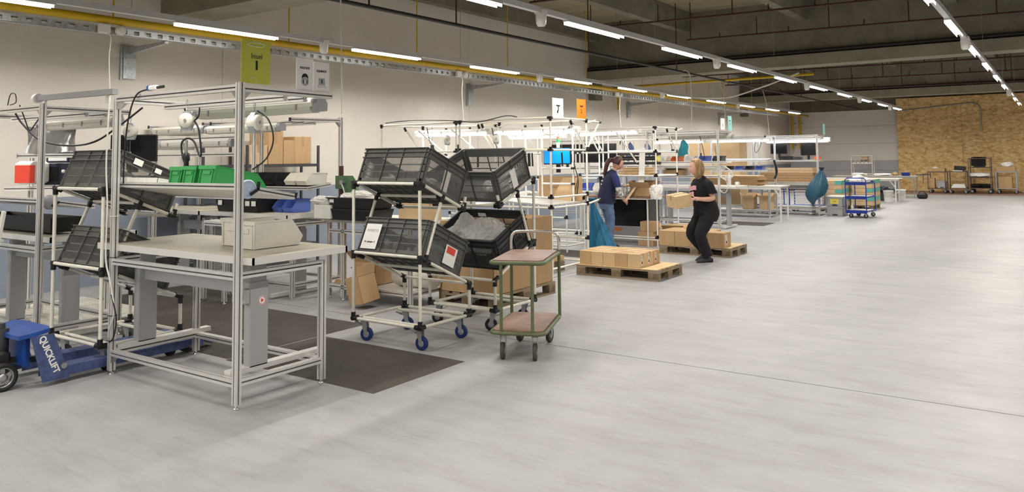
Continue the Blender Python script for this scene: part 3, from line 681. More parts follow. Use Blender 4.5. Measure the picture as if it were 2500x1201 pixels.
# cables on the near frame
def cable(label, pts, r=.006, m='cable', n=6): return tag(MB().tube(wcurve(pts, n), r, 6).build('loose_cable', m), label, 'cable')
cable('black cable falling from the top rail to the near shelf', [(-5.66,3.29,2.2),(-5.78,3.25,2.17),(-5.86,3.24,2.05),(-5.9,3.23,1.85),(-5.94,3.24,1.6),(-6.05,3.3,1.48)], .006)
cable('white cable running down the left post of the near workbench', [(-6.18,3.245,2.16),(-6.19,3.24,1.9),(-6.2,3.24,1.6),(-6.17,3.24,1.3),(-6.175,3.24,.9),(-6.1,3.24,.72),(-6.05,3.25,.5),(-6.12,3.25,.35)], .007, 'cablew')
cable('black cable loop at the left post below the table rail', [(-6.08,3.24,.62),(-6.02,3.25,.45),(-6.05,3.25,.3),(-6.13,3.26,.25)], .006)
t = thing('plug_adapter', 'blue and white plug adapter lying on the top rail', 'adapter', (-5.62,3.285,2.188))
MB().bbox((0,0,.018),(.1,.04,.035),.006).build('adapter_body', 'paper', t); MB().bbox((-.055,0,.018),(.03,.045,.04),.006).build('adapter_end', 'bluepaint', t); MB().cyl((.05,0,.018),(.13,0,.02),.012,8).build('adapter_plug', 'black', t)
for z in (1.22,.9,.45,.26): tag(MB().tube([(-6.14+.034*math.cos(a),3.285+.034*math.sin(a),z) for a in [k*math.pi/6 for k in range(13)]],.003,5).build('cable_tie','black' if z<1.2 else 'cablew'), {1.22:'white cable tie round the left post at shelf height',.9:'black cable tie round the left post at rail height',.45:'black cable tie round the left post below the rail',.26:'lowest black cable tie round the left post'}[z], 'cable tie')
# balancers hanging from the frame with hose tools
def balancer(label, loc, drop=.5, green=False, rz=R(38), tool=True):
    t = thing('spring_balancer', label, 'balancer', loc, rz, 'spring balancers')
    MB().lathe((0,0,-.17), [(.01,-.045),(.05,-.045),(.06,-.03),(.06,.03),(.05,.04),(.01,.04)], 24, 'y').build('drum', 'cream' if not green else 'white', t)
    MB().lathe((0,-.047,-.17), [(.012,-.006),(.012,.004)], 12, 'y').build('drum_hub', 'steel', t)
    MB().poly([(-.055,-.024,-.19),(.055,-.024,-.19),(.035,-.024,-.25),(-.035,-.024,-.25)], (0,.048,0)).build('lower_housing', 'hub', t)
    MB().poly([(-.045,-.02,-.13),(.045,-.02,-.13),(.02,-.02,-.095),(-.02,-.02,-.095)], (0,.04,0)).build('upper_housing', 'hub', t)
    MB().tube([(0,0,0),(-.012,0,-.04),(0,0,-.09),(.012,0,-.04),(0,0,0)], .003, 5).build('hook', 'steel', t)
    MB().cyl((0,0,-.26),(0,0,-.26-drop), .0015, 5).build('wire', 'steel', t)
    if tool:
        MB().cyl((0,0,-.26-drop),(0,0,-.36-drop), .012, 8).build('snap_hook', 'steel', t)
        MB().lathe((0,0,-.36-drop-.2), [(.02,0),(.02,.13),(.028,.14),(.028,.19),(.012,.2)], 12).build('screwdriver', 'black', t)
    return t
balancer('cream spring balancer with a hose screwdriver left of the near mast', (-5.77,3.66,2.145), .07)
balancer('cream spring balancer partly hidden behind the near mast', (-4.93,3.68,2.10), .04, tool=False, rz=R(110))
cable('black air hose hanging in a loop by the cream balancer', [(-5.88,3.7,2.1),(-5.84,3.7,2.02),(-5.78,3.7,1.97),(-5.68,3.7,2.0),(-5.66,3.7,2.09)], .006)
cable('black air hose dropping to the screwdriver above the green bins', [(-5.70,3.68,1.97),(-5.64,3.68,1.9),(-5.60,3.68,1.72),(-5.62,3.68,1.69),(-5.68,3.67,1.80),(-5.76,3.66,1.83),(-5.84,3.66,1.79),(-5.82,3.66,1.68),(-5.78,3.66,1.62)], .008)
cable('black air hose curving behind the near mast', [(-4.95,3.72,2.02),(-4.82,3.72,1.95),(-4.76,3.72,1.8),(-4.84,3.72,1.66),(-5.0,3.72,1.58)], .006)
# ---------------------------------------------------------------- three tilted-crate trolleys
T1 = rack('nearer tilted crate trolley with blue wheels in the centre', (-5.35, 5.085, 0), 0)
T2 = rack('tilted crate trolley behind the green cart, facing the other way', (-4.44, 6.71, 0), math.pi, W=.81, D=.68, tyre='rubber')
T0 = rack('tilted crate trolley behind the near workbench', (-7.03, 3.245, 0), 0, W=.79, tyre='rubber')
c1 = crate('upper grey perforated crate on the central blue-wheeled trolley', T1, 0, 1.43, .415)
c2 = crate('lower grey crate with the INVERTO sheet on the blue-wheeled trolley', T1, 0, .80, .46)
c3 = crate('upper perforated crate on the trolley facing the other way', T2, 0, 1.43, .415)
c4 = crate('lower dark crate full of film bags behind the green cart', T2, 0, .80, .46, 'crated')
c5 = crate('upper grey crate on the trolley behind the near workbench', T0, 0, 1.43, .415)
c6 = crate('lower grey crate on the trolley behind the near workbench', T0, 0, .80, .46)
def on_crate(c, mb, m, name, label=None, loc=(0,0,0)):
    o = mb.build(name, m, c); o.location = loc
    if label: o['label'] = label
    return o
Y0 = -.2875-.02
s = on_crate(c2, MB().bx(-.34,-.15,Y0-.001,Y0,.02,.255), 'paper', 'label_sheet')
xz = axes((1,0,0),(0,0,1))
text('INVERTO', .034, (-.245,Y0-.002,.19), xz, 'lift', c2); text('Nr  gebogen  Z', .021, (-.245,Y0-.002,.085), xz, 'ink', c2, bold=.0005)
on_crate(c1, MB().bx(.392,.393,-.02,.07,.03,.22), 'clearw', 'label_sheet', 'clear pocket with grey sheet')
on_crate(c2, MB().bx(.41,.411,-.02,.15,.03,.2), 'paper', 'label_sheet'); on_crate(c2, MB().bx(.412,.413,.0,.12,.13,.19), 'red', 'print_patch')
on_crate(c5, MB().bx(.41,.411,-.18,-.1,.25,.3), 'paper', 'label_sheet'); on_crate(c5, MB().bx(.41,.411,.02,.08,.25,.29), 'paper', 'label_sheet')
on_crate(c3, MB().bx(-.412,-.41,-.03,.06,.03,.22), 'paper', 'label_sheet'); on_crate(c4, MB().bx(.08,.18,-.26,-.259,.26,.3), 'paper', 'label_sheet')
for i, (c, lx, s_, lb) in enumerate(((c4,(.0,-.05,.02),(.24,.2,.17),'crumpled clear film bag filling the lower dark crate'),(c4,(.2,.02,.04),(.13,.14,.2),'clear film bag standing up in the lower dark crate'),(c1,(-.2,.05,.02),(.14,.16,.07),'clear film bag in the left of the upper central crate'),(c1,(.15,.08,.02),(.16,.14,.08),'clear film bag in the right of the upper central crate'),(c3,(-.25,.0,.02),(.13,.2,.1),'clear film bag in the upper crate facing the other way'),(c2,(.24,.05,.02),(.12,.18,.1),'clear film bag in the lower central crate'),(c5,(.2,.05,.02),(.16,.2,.09),'clear film bag in the upper crate behind the near workbench'))):
    wl_ = c.matrix_basis @ Vector(lx)
    o = film_bag(lb, wl_, s_, i+2); o.rotation_euler = c.rotation_euler
# ---------------------------------------------------------------- green two-deck cart
gc = thing('platform_cart', 'old green tubular cart with two worn red brown decks', 'cart', (-3.83,5.66,0), R(22))
def rounded(w, l, r, n=5):
    P = []
    for cx, cy, a0 in ((w/2-r,l/2-r,0),(-w/2+r,l/2-r,90),(-w/2+r,-l/2+r,180),(w/2-r,-l/2+r,270)):
        for k in range(n+1): a = R(a0+90*k/n); P.append((cx+r*math.cos(a), cy+r*math.sin(a)))
    return P
cw, cll = .42, .76
for z, nm in ((.225,'lower_deck'),(.79,'upper_deck')):
    MB().prism(rounded(cw,cll,.05), z, z+.018).build(nm, 'laminate', gc)
    P = [Vector((x,y,z-.005)) for x, y in rounded(cw+.03,cll+.03,.06)]; P.append(P[0])
    MB().tube(P, .016, 8).build('deck_frame', 'greenpaint', gc)
for x in (-cw/2+.08, cw/2-.08): MB().cyl((x,-cll/2-.012,.22),(x,-cll/2-.012,.79),.0135,10).build('leg_tube','greenpaint',gc)
hp = [(0,0,0),(-cw/2-.012,cll/2,.80),(-cw/2-.012,cll/2,.90),(-cw/2+.008,cll/2,.95),(-cw/2+.06,cll/2,.97),(cw/2-.06,cll/2,.97),(cw/2-.008,cll/2,.95),(cw/2+.012,cll/2,.90),(cw/2+.012,cll/2,.80)]
MB().tube(wcurve(hp[1:],4), .0135, 10).build('push_handle', 'chrome', gc)
for x in (-cw/2-.012, cw/2+.012): MB().cyl((x,cll/2,.22),(x,cll/2,.81),.0145,10).build('leg_tube','greenpaint',gc)
for x in (-cw/2+.075, cw/2-.075):
    caster(gc, x, -cll/2+.07, .068, 'rubberg', .20, R(-85), False); caster(gc, x, cll/2-.09, .068, 'rubberg', .20, R(80), False)
# ---------------------------------------------------------------- pallet jack
pj = thing('pallet_jack', 'worn blue pallet jack at the left edge, forks under the trolley', 'pallet jack', (-6.5,2.85,0))
for xc, y1 in ((.215,1.28),(-.20,1.28)):
    b = MB(); b.ext((xc,.0,.085),(xc,y1,.085), [(-.075,-.035),(-.068,-.035),(-.068,.028),(.068,.028),(.068,-.035),(.075,-.035),(.075,.035),(-.075,.035)]); b.poly([(xc-.075,y1,.12),(xc+.075,y1,.12),(xc+.04,y1+.12,.06),(xc-.04,y1+.12,.06)],(0,0,-.03)); b.build('fork', 'bluedirty', pj)
    MB().cyl((xc-.045,y1-.12,.045),(xc+.045,y1-.12,.045),.04,16).build('fork_roller', 'rubber', pj)
    MB().lathe((xc+.083,y1-.12,.06),[(.018,-.008),(.018,.004)],12,'x').build('roller_hub','steel',pj)
    MB().poly([(xc+.079*(1 if xc>0 else -1),-.04,.035),(xc+.079*(1 if xc>0 else -1),.15,.035),(xc+.079*(1 if xc>0 else -1),.13,.12),(xc+.079*(1 if xc>0 else -1),.03,.38),(xc+.079*(1 if xc>0 else -1),-.13,.38)],(.008,0,0)).build('side_plate','bluedirty',pj)
    MB().lathe((xc+.09*(1 if xc>0 else -1),.105,.13),[(.022,-.006),(.022,.006)],14,'x').build('axle_bolt','steel',pj)
MB().poly([(-.27,-.2,.365),(.27,-.2,.365),(.30,-.1,.38),(.30,.0,.395),(.2,.03,.395),(-.18,.03,.395),(-.28,.0,.395),(-.28,-.1,.38)],(0,0,.03)).bx(-.2,.2,-.12,-.09,.15,.38).build('top_plate','bluepaint',pj)
yz2 = Matrix.Rotation(R(-68),3,'X') @ axes((0,1,0),(0,0,1))
text('QUICKLIFT', .062, (.304,.0,.23), yz2, 'paper', pj, bold=.002)
MB().cyl((-.02,-.2,.1),(-.02,-.2,.42),.055,14).cyl((-.02,-.2,.42),(-.02,-.2,.46),.03,12).build('hydraulic_pump','dark',pj)
MB().bbox((-.0,-.25,.22),(.2,.16,.1),.02).build('pump_block','pipeblk',pj)
MB().bar((.0,-.25,.2),(.08,.06,.16),.03,.04).build('linkage','pipeblk',pj)
for sx in (-.02,.15):
    MB().lathe((sx,-.25,.1),[(.07,-.025),(.098,-.025),(.1,-.018),(.1,.018),(.098,.025),(.07,.025),(.07,-.025)],28,'x',caps=False).build('steer_tyre','rubber',pj)
    h = MB(); h.lathe((sx,-.25,.1),[(.01,-.028),(.028,-.028),(.03,.028),(.01,.028)],16,'x'); h.lathe((sx,-.25,.1),[(.062,-.02),(.072,-.024),(.072,.024),(.062,.02),(.062,-.02)],28,'x',caps=False)
    for k in range(5):
        a = R(72*k+20); h.bar((sx,-.25+.025*math.cos(a),.1+.025*math.sin(a)),(sx,-.25+.068*math.cos(a),.1+.068*math.sin(a)),.03,.02,(1,0,0))
    h.build('wheel_spokes','steel',pj)
MB().tube(wcurve([(-.02,-.22,.46),(-.05,-.3,.6),(-.12,-.36,.9),(-.16,-.4,1.15)],5),.018,8).build('drawbar','lift',pj)
# ---------------------------------------------------------------- floor mats
def rubber_mat(label, x0, x1, y0, y1, z=.0):
    t = thing('rubber_mat', label, 'floor mat', (x0,y0,z), 0, 'dark anti-fatigue mats')
    L, D = x1-x0, y1-y0; e = .045; h = .012
    MB().add([(0,0,0),(L,0,0),(L,D,0),(0,D,0),(e,e,h),(L-e,e,h),(L-e,D-e,h),(e,D-e,h)], [(3,2,1,0),(0,1,5,4),(1,2,6,5),(2,3,7,6),(3,0,4,7),(4,5,6,7)], False).build('mat_base', 'mat', t)
    st_ = .034; b = MB(); nx = int((L-2*e)/st_); ny = int((D-2*e)/st_)
    for i in range(nx):
        for j in range(ny):
            x, y = e+(i+.5)*st_, e+(j+.5)*st_; q = .011
            b.add([(x-q,y-q,h),(x+q,y-q,h),(x+q,y+q,h),(x-q,y+q,h),(x-.006,y-.006,h+.003),(x+.006,y-.006,h+.003),(x+.006,y+.006,h+.003),(x-.006,y+.006,h+.003)], [(0,1,5,4),(1,2,6,5),(2,3,7,6),(3,0,4,7),(4,5,6,7)], False)
    b.build('stud_pattern', 'mat', t, kind='stuff'); return t
rubber_mat('dark studded rubber mat beside the near workbench', -5.75, -4.04, 4.03, 5.07)
rubber_mat('dark studded rubber mat running left behind the first one', -7.95, -5.76, 4.06, 5.66)
rubber_mat('dark studded rubber mat farthest left between the benches', -9.6, -7.96, 4.2, 6.1)
# ---------------------------------------------------------------- cartons and pallets
def carton(label, loc, d, rz=0, m='card', group=None, tape=True, mark=False, name='carton', cat='carton'):
    t = thing(name, label, cat, loc, rz, group); w, l, h = d
    MB().bbox((0,0,h/2), (w,l,h), .004).build('carton_body', m, t)
    MB().bx(-w/2+.003,w/2-.003,-.0015,.0015,h,h+.0015).build('flap_seam', 'cardd', t)
    if tape:
        MB().bx(-w/2,w/2,-.024,.024,h,h+.001).bx(w/2,w/2+.001,-.024,.024,h*.62,h).bx(-w/2-.001,-w/2,-.024,.024,h*.62,h).build('tape_strip', 'tape', t)
    if mark:
        MB().bx(w/2,w/2+.0012,-l*.28,-l*.05,h*.2,h*.85).build('shipping_label', 'paper', t)
        text('CX', h*.3, (w/2+.0018,-l*.165,h*.62), Matrix.Rotation(R(90),3,'X')@axes((0,1,0),(0,0,1)), 'ink', t)
        MB().bx(w/2+.0012,w/2+.002,-l*.24,-l*.09,h*.25,h*.42).build('label_print', 'ink', t)
    return t
def open_carton(label, loc, d, rz=0, m='card', flaps=(40,50,35,60), fill=None, name='open_carton', tilt=None, group=None):
    t = thing(name, label, 'carton', loc, rz, group); w, l, h = d; q = .004
    b = MB(); b.bx(-w/2,w/2,-l/2,-l/2+q,0,h).bx(-w/2,w/2,l/2-q,l/2,0,h).bx(-w/2,-w/2+q,-l/2,l/2,0,h).bx(w/2-q,w/2,-l/2,l/2,0,h).bx(-w/2,w/2,-l/2,l/2,0,q); b.build('carton_body', m, t)
    f = min(w,l)*.45
    for k, (dx, dy) in enumerate(((1,0),(-1,0),(0,1),(0,-1))):
        if flaps[k] is None: continue
        a = R(flaps[k]); ex, ey = (w/2*dx, l/2*dy); ox, oz = f*math.cos(a), f*math.sin(a)
        if dx: p = [(ex,-l/2,h),(ex,l/2,h),(ex+dx*ox,l/2,h+oz),(ex+dx*ox,-l/2,h+oz)]
        else: p = [(-w/2,ey,h),(w/2,ey,h),(w/2,ey+dy*ox,h+oz),(-w/2,ey+dy*ox,h+oz)]
        MB().poly(p, (.0,.0,.003) if abs(oz) < f*.9 else (.003*abs(dx),.003*abs(dy),0)).build('flap', m, t)
    if tilt: t.rotation_euler = tilt
    return t
def pallet(label, loc, L=1.235, Wd=.80, rz=0):
    t = thing('wooden_pallet', label, 'pallet', loc, rz, 'wooden pallets')
    for k, (y, wd) in enumerate(((0,.145),(.19,.1),(.3275,.145),(.5,.1),(.655,.145))): MB().bx(0,L,y,y+wd,.122,.144).build('deck_board', 'wood', t)
    for x in (0, (L-.145)/2, L-.145): MB().bx(x,x+.145,.001,Wd-.001,.1,.122).build('cross_board', 'wood', t)
    for y, wd in ((0,.1),(.3275,.145),(.70,.1)): MB().bx(.001,L-.001,y,y+wd,.0,.022).build('bottom_board', 'wood', t)
    for y, wd in ((0,.1),(.3275,.145),(.70,.1)):
        for x in (0, (L-.145)/2, L-.145): MB().bx(x+.002,x+.143,y+.001,y+wd-.001,.022,.1).build('block', 'woodx', t)
    return t
pallet('wooden pallet in front carrying fifteen small cartons', (-5.63,9.57,0))
tag(MB().bx(-5.62,-4.42,9.58,10.36,.1441,.15).build('plywood_sheet','ply'), 'pale plywood sheet lying on the front pallet', 'board')
tag(MB().bx(-5.64,-4.43,12.39,13.17,.1441,.15).build('plywood_sheet','ply'), 'pale plywood sheet lying on the rear pallet', 'board')
for i in range(5):
    for j in range(3):
        row = ['front','middle','back'][j]; col_ = ['leftmost','second from left','middle','second from right','rightmost'][i]
        carton('small taped carton on the front pallet, %s of the %s row' % (col_, row), (-5.60+.185*i+.09, 9.62+.215*j+.105, .1501), (.182,.212,.185+.003*((i*3+j*2)%3)), 0, 'card2' if (i+j)%3 else 'card', 'cartons on the front pallet', True, i == 4)
pallet('wooden pallet behind the standing woman with larger cartons', (-5.65,12.38,0))
for i in range(4):
    for j in range(2):
        if i == 3 and j == 1: continue
        row = ['front','rear'][j]; col_ = ['leftmost','second from left','third from left','rightmost'][i]
        carton('brown carton on the rear pallet, %s of the %s row' % (col_, row), (-5.52+.285*i, 12.56+.33*j, .1501), (.28,.325,.235), 0, 'card', 'cartons on the rear pallet', True, i == 3)
# pallet box (large open carton on a pallet)
pallet('wooden pallet under the big open carton behind the green cart', (-5.1,6.93,0), 1.235, .8, R(90))
t = open_carton('big open brown carton on a pallet behind the green cart', (-5.5,7.53,.1445), (.76,1.2,.79), 0, 'card', (None,None,None,None), name='pallet_carton')
film_bag('clear film lying inside the big open carton', (-5.5,7.5,.6), (.3,.4,.14), 21, 'clearw')
# ---------------------------------------------------------------- second bench row of island 1 (left and rear)
nq = island_bench('profile workbench at far left behind the pallet jack', (-7.48, 3.325, 0))
lift_desk(nq, -1.66, .04, .07, .88, .98, cy=.40)
tilt_shelf('tilted aluminium shelf on the far left workbench', -9.3, -7.56, 3.39, 3.84, 1.31, 1.23)
t = thing('clamp_disc', 'round grey clamp disc on the far left mast', 'clamp disc', (-7.51,3.42,1.29))
MB().lathe((0,0,0), [(.01,-.012),(.06,-.012),(.066,-.004),(.066,.008),(.052,.014),(.012,.02)], 26, 'x').build('disc', 'hub', t)
MB().bar((.02,.01,-.035),(.02,.075,.0),.012,.02).build('lever', 'black', t)
batten('unlit batten lamp under the far left cantilever', (-8.95,3.99,2.03), (-7.47,3.99,2.03))
t = thing('long_tray', 'long black plastic tray on the far left desk', 'tray', (-8.35,3.6,1.0))
MB().bx(-.7,.7,-.1,.12,0,.006).poly([(-.7,-.1,0),(.7,-.1,0),(.76,-.13,.14),(-.76,-.13,.14)],(0,.006,0)).poly([(-.7,.12,0),(.7,.12,0),(.76,.15,.14),(-.76,.15,.14)],(0,-.006,0)).poly([(.7,-.1,0),(.7,.12,0),(.76,.15,.14),(.76,-.13,.14)],(-.006,0,0)).poly([(-.7,-.1,0),(-.7,.12,0),(-.76,.15,.14),(-.76,-.13,.14)],(.006,0,0)).build('tray_body', 'black', t)
# rear row, facing the other way
nr = island_bench('profile workbench behind the near one, mast by the shelf of cartons', (-7.50, 6.90, 0), -1, D=.75, beam=.80)
lift_desk(nr, -1.66, .04, -.88, -.07, 1.0, cy=-.42)
tilt_shelf('shelf with black and white bins behind the near mast', -8.85, -7.55, 6.42, 6.78, 1.30, 1.34)
for i in range(6):
    open_bin(['leftmost black bin on the rear shelf','second black bin from the left on the rear shelf','third black bin from the left on the rear shelf','rightmost black bin on the rear shelf, beside the pale ones','left pale bin on the rear shelf','right pale bin on the rear shelf by the press'][i], (-8.76+i*.213, 6.76, 1.335), .2, .34, .15, 'black' if i < 4 else 'cream', R(180), 'open bins on the rear shelf')
batten('unlit batten lamp hanging before the shelf of cartons', (-9.0,6.03,2.03), (-7.6,6.03,2.03))
nl = island_bench('profile workbench at the left edge in the rear row', (-9.25, 6.90, 0), -1, D=.75, W=1.3)
lift_desk(nl, -1.3, .04, -.88, -.07, 1.0, cy=-.42)
batten('unlit batten lamp over the red device at far left', (-10.3,6.05,2.05), (-9.15,6.05,2.05))
batten('lower silver batten above the black monitor', (-9.35,5.62,1.85), (-7.95,5.62,1.85), body='alu2')
t = thing('profile_rack', 'tall profile rack behind the monitor at left', 'rack', (-8.6,5.62,0))
for x in (-.95,.75): post(t, x, 0, 1.95)
for z in (1.72,1.22,.3,1.92): rail(t, (-.93,0,z), (.73,0,z))
def monitor(label, loc, w=.5, h=.3, rz=0, m='screen', stand=True, back='black'):
    t = thing('monitor', label, 'monitor', loc, rz)
    MB().bbox((0,0,0),(w,.035,h),.006).build('housing', back, t); MB().bx(-w/2+.012,w/2-.012,-.019,-.0178,-h/2+.018,h/2-.012).build('screen', m, t)
    if stand: MB().bx(-.03,.03,.018,.05,-h/2-.12,.05).build('stand', 'black', t)
    return t
monitor('black monitor above the crates behind the near workbench', (-8.68,4.85,1.80), .54, .31, R(33))
MB().bar((0,.02,0),(.41,.63,0),.04,.04).build('arm','alu',bpy.data.objects['monitor'])
t = thing('film_sheet', 'crumpled silver film hung at the far left frame', 'film sheet', (-8.74,4.0,1.9), R(-2))
MB().grid(lambda u, v: Vector((-.24+.44*u+.05*v*(u-.3), -.17+.32*u+.02*math.sin(9*u+3*v)+.012*math.sin(17*u), .13-.28*v-.015*math.sin(5*u))), 20, 12).build('film', 'silver', t)
tag(MB().prof((-9.06,3.79,1.72),(-8.5,4.2,1.72)).build('support_rail','alu'), 'profile rail under the silver film', 'rail')
t = thing('label_printer', 'red fronted grey device at the far left frame', 'device', (-9.2,4.0,1.42), R(33))
MB().bbox((0,0,.12),(.26,.24,.25),.03).build('housing', 'white', t); MB().bx(-.11,.11,-.125,-.12,.01,.2).build('front_plate', 'red', t)
t = thing('equipment_shelf', 'small profile shelf under the red device', 'shelf', (-9.2,4.05,1.39), R(33)); MB().bx(-.25,.75,-.15,.2,-.02,.0).build('shelf_panel','alu2',t); MB().prof((-.25,-.15,-.02),(.75,-.15,-.02)).build('edge_rail','alu',t)
for x in (-.2,.7): MB().prof((x,.2,-1.39),(x,.2,.4)).build('post','alu',t)
t = thing('measuring_device', 'blue and white measuring device on the left shelf', 'device', (-9.3,4.36,1.645), R(33)); MB().bbox((0,0,.06),(.26,.2,.12),.008).build('housing','navybox',t); MB().bx(-.1,.11,-.103,-.1,.02,.1).build('front_panel','paper',t); MB().bx(-.08,-.01,-.105,-.103,.06,.09).build('display','screen',t)
t = thing('control_rack', 'dark control rack with white knobs at left', 'device', (-9.12,4.3,1.40), R(33)); MB().bbox((0,0,.12),(.44,.22,.24),.008).build('housing','navybox',t); MB().bx(-.2,.0,-.113,-.11,.04,.2).build('display','screen',t)
for dx, r in ((.06,.018),(.13,.012)): MB().lathe((dx,-.11,.15),[(.001,-.02),(r,-.018),(r,0)],12,'y').build('knob','paper',t)
cable('black cables looping above the far left bench', [(-8.2,3.4,2.12),(-8.1,3.42,2.02),(-7.8,3.45,1.86),(-7.4,3.5,1.8),(-7.1,3.6,1.83),(-6.95,3.75,1.98),(-6.85,3.9,2.14)], .009)
cable('thin black cable crossing the far left cantilever', [(-8.0,3.35,2.19),(-7.95,3.38,2.05),(-7.9,3.4,1.95),(-7.8,3.4,2.0),(-7.6,3.38,2.1),(-7.49,3.36,2.12)], .006)
cable('coiled black cable on top of the far left rails', [(-8.25,3.35,2.2),(-8.2,3.35,2.3),(-8.1,3.35,2.3),(-8.08,3.35,2.22),(-8.2,3.35,2.2)], .005)
balancer('spring balancer with black hose at the far left bench', (-7.05,3.9,2.10), .1)
cable('black hose ring hanging beside the far left balancer', [(-7.1,3.9,1.85),(-7.08,3.9,1.7),(-7.0,3.9,1.62),(-6.85,3.95,1.58),(-6.75,4.0,1.6),(-6.85,3.95,1.63),(-7.0,3.9,1.61)], .006)
t = thing('wall_duct', 'grey cable duct lying across the left cantilevers', 'cable duct', (-7.35,3.54,2.26)); MB().bar((-.62,-.04,0),(.62,.04,0),.05,.05).build('duct','lift',t); MB().lathe((-.64,-.04,0),[(.01,-.03),(.045,-.03),(.045,.03),(.01,.03)],14,'x').build('duct_end','white',t)
for dx in (-.5,.5): MB().bar((dx,dx*.06,-.1),(dx,dx*.06,-.02),.02,.02).build('support','white',t)
t = thing('ramp_plate', 'beige ribbed steel plate on the floor at far left', 'floor plate', (-8.9,4.35,0)); MB().bx(-.85,.75,-.5,.5,0,.03).build('plate','cream',t)
b = MB()
for i in range(26):
    for j in range(16): b.bx(-.82+i*.06,-.79+i*.06,-.46+j*.06,-.44+j*.06,.03,.034)
b.build('tread_pattern','cream',t,kind='stuff')
# ladder-like folding steps at the left edge
t = thing('step_ladder', 'pale folding steps leaning at the left edge', 'ladder', (-8.05,3.0,0))
for dx in (-.25,.2):
    MB().bar((dx,0,.0),(dx+.16,.12,1.22),.05,.022).build('stile','cream',t)
for k in range(4): MB().bar((-.25+.16*(k+1)/5,.025*(k+1),.24*(k+1)),(.2+.16*(k+1)/5,.025*(k+1),.24*(k+1)),.08,.025).build('tread','alu2',t)
# boltless shelf along the wall with cartons
def metal_rack(label, x0, x1, y0, y1, h, shelves, m='dark'):
    t = thing('metal_shelving', label, 'shelving', (x0,y0,0)); w, l = x1-x0, y1-y0
    for x in (0,w):
        for y in (0,l*.35,l) if l > 1.5 else (0,l): MB().bx(x-.015,x+.015,y-.018,y+.018,0,h).build('upright',m,t)
    for z in shelves: MB().bx(-.01,w+.01,-.01,l+.01,z-.045,z-.0).build('shelf_board',m,t)
    return t
metal_rack('dark grey metal shelving along the left wall with cartons on top', -10.52, -10.1, 6.67, 8.8, 1.88, (1.58,1.0,.3))
for i, (y, w_, h_, lb) in enumerate(((7.63,.34,.30,'lower taped carton at the left end of the wall shelf'),(7.96,.28,.52,'tall narrow carton in the middle of the wall shelf'),(8.22,.22,.38,'narrow carton beside the tall one on the wall shelf'),(8.5,.34,.44,'carton at the right end of the wall shelf'))):
    carton(lb, (-10.3,y,1.5805), (.36,w_,h_), 0, ['card2','card','card','card'][i], 'cartons on the wall shelf', i != 2)
tag(MB().poly([(-10.5,7.75,1.58),(-10.5,8.15,1.58),(-10.5,8.15,2.08),(-10.5,7.75,2.08)],(.02,0,0)).build('carton_sheet','card'), 'flat carton sheet behind the cartons on the wall shelf', 'carton sheet')
t = thing('storage_tub', 'wide black tub with white labels on the rear desk', 'tub', (-8.55,6.42,1.0015)); MB().poly([(-.4,-.28,0),(.4,-.28,0),(.44,-.31,.22),(-.44,-.31,.22)],(0,.006,0)).poly([(-.4,.28,0),(.4,.28,0),(.44,.31,.22),(-.44,.31,.22)],(0,-.006,0)).poly([(.4,-.28,0),(.4,.28,0),(.44,.31,.22),(.44,-.31,.22)],(-.006,0,0)).poly([(-.4,-.28,0),(-.4,.28,0),(-.44,.31,.22),(-.44,-.31,.22)],(.006,0,0)).bx(-.4,.4,-.28,.28,0,.006).build('tub_body','black',t)
for dx in (-.36,.2,.32): MB().bx(dx,dx+.08,-.312,-.306,.08,.14).build('label','paper',t)
for i, (x, lb) in enumerate(((-8.02,'left clear blue bin on the rear desk'),(-7.82,'right clear blue bin on the rear desk'))): open_bin(lb, (x,6.62,1.0015), .18, .3, .16, 'bluebin', R(180), 'clear blue bins')
carton('white carton with crumpled bags on the rear desk', (-7.15,6.42,.955), (.28,.26,.16), 0, 'white', None, False)
film_bag('crumpled cream film bag on the white carton', (-7.2,6.4,1.12), (.19,.13,.055), 31, 'clearw')
# lower bench between the rear mast and the pallet carton
t = thing('profile_table', 'low profile table with black tubs and a green press', 'table', (-5.93,6.48,0))
for x, y in ((0,0),(0,.66),(-1.3,.0),(-1.3,.66),(-1.05,0)): post(t, x, y, .90)
for y in (0,.66): rail(t, (-.0225,y,.15),(-1.2775,y,.15)); rail(t, (-.0225,y,.80),(-1.2775,y,.80))
for x in (0,-1.3): rail(t, (x,.0225,.15),(x,.6375,.15))
MB().bx(-1.27,-.03,.03,.63,.173,.18).build('lower_shelf','alu2',t)
MB().bx(-1.36,.06,-.06,.74,.905,.945).build('tabletop','topw',t)
t = thing('arbor_press', 'old green arbor press standing on the low table', 'press', (-7.18,6.72,.9455))
b = MB(); b.poly([(.02,-.05,0),(.16,-.05,0),(.16,-.05,.3),(.12,-.05,.42),(.04,-.05,.5),(-.16,-.05,.5),(-.16,-.05,.34),(-.02,-.05,.34),(.03,-.05,.25)],(0,.1,0)); b.build('press_body','press',t)
MB().bx(-.18,.18,-.1,.1,0,.045).build('press_base','press',t); MB().bx(-.13,-.09,-.02,.02,.12,.62).build('ram','rust',t); MB().lathe((-.02,-.06,.42),[(.03,-.03),(.03,.03)],14,'y').build('pinion','steel',t); MB().cyl((-.02,-.08,.42),(.16,-.12,.12),.009,8).build('lever','steel',t)
t = thing('storage_tub', 'long black tub stack beside the green press', 'tub', (-6.72,6.45,.9455))
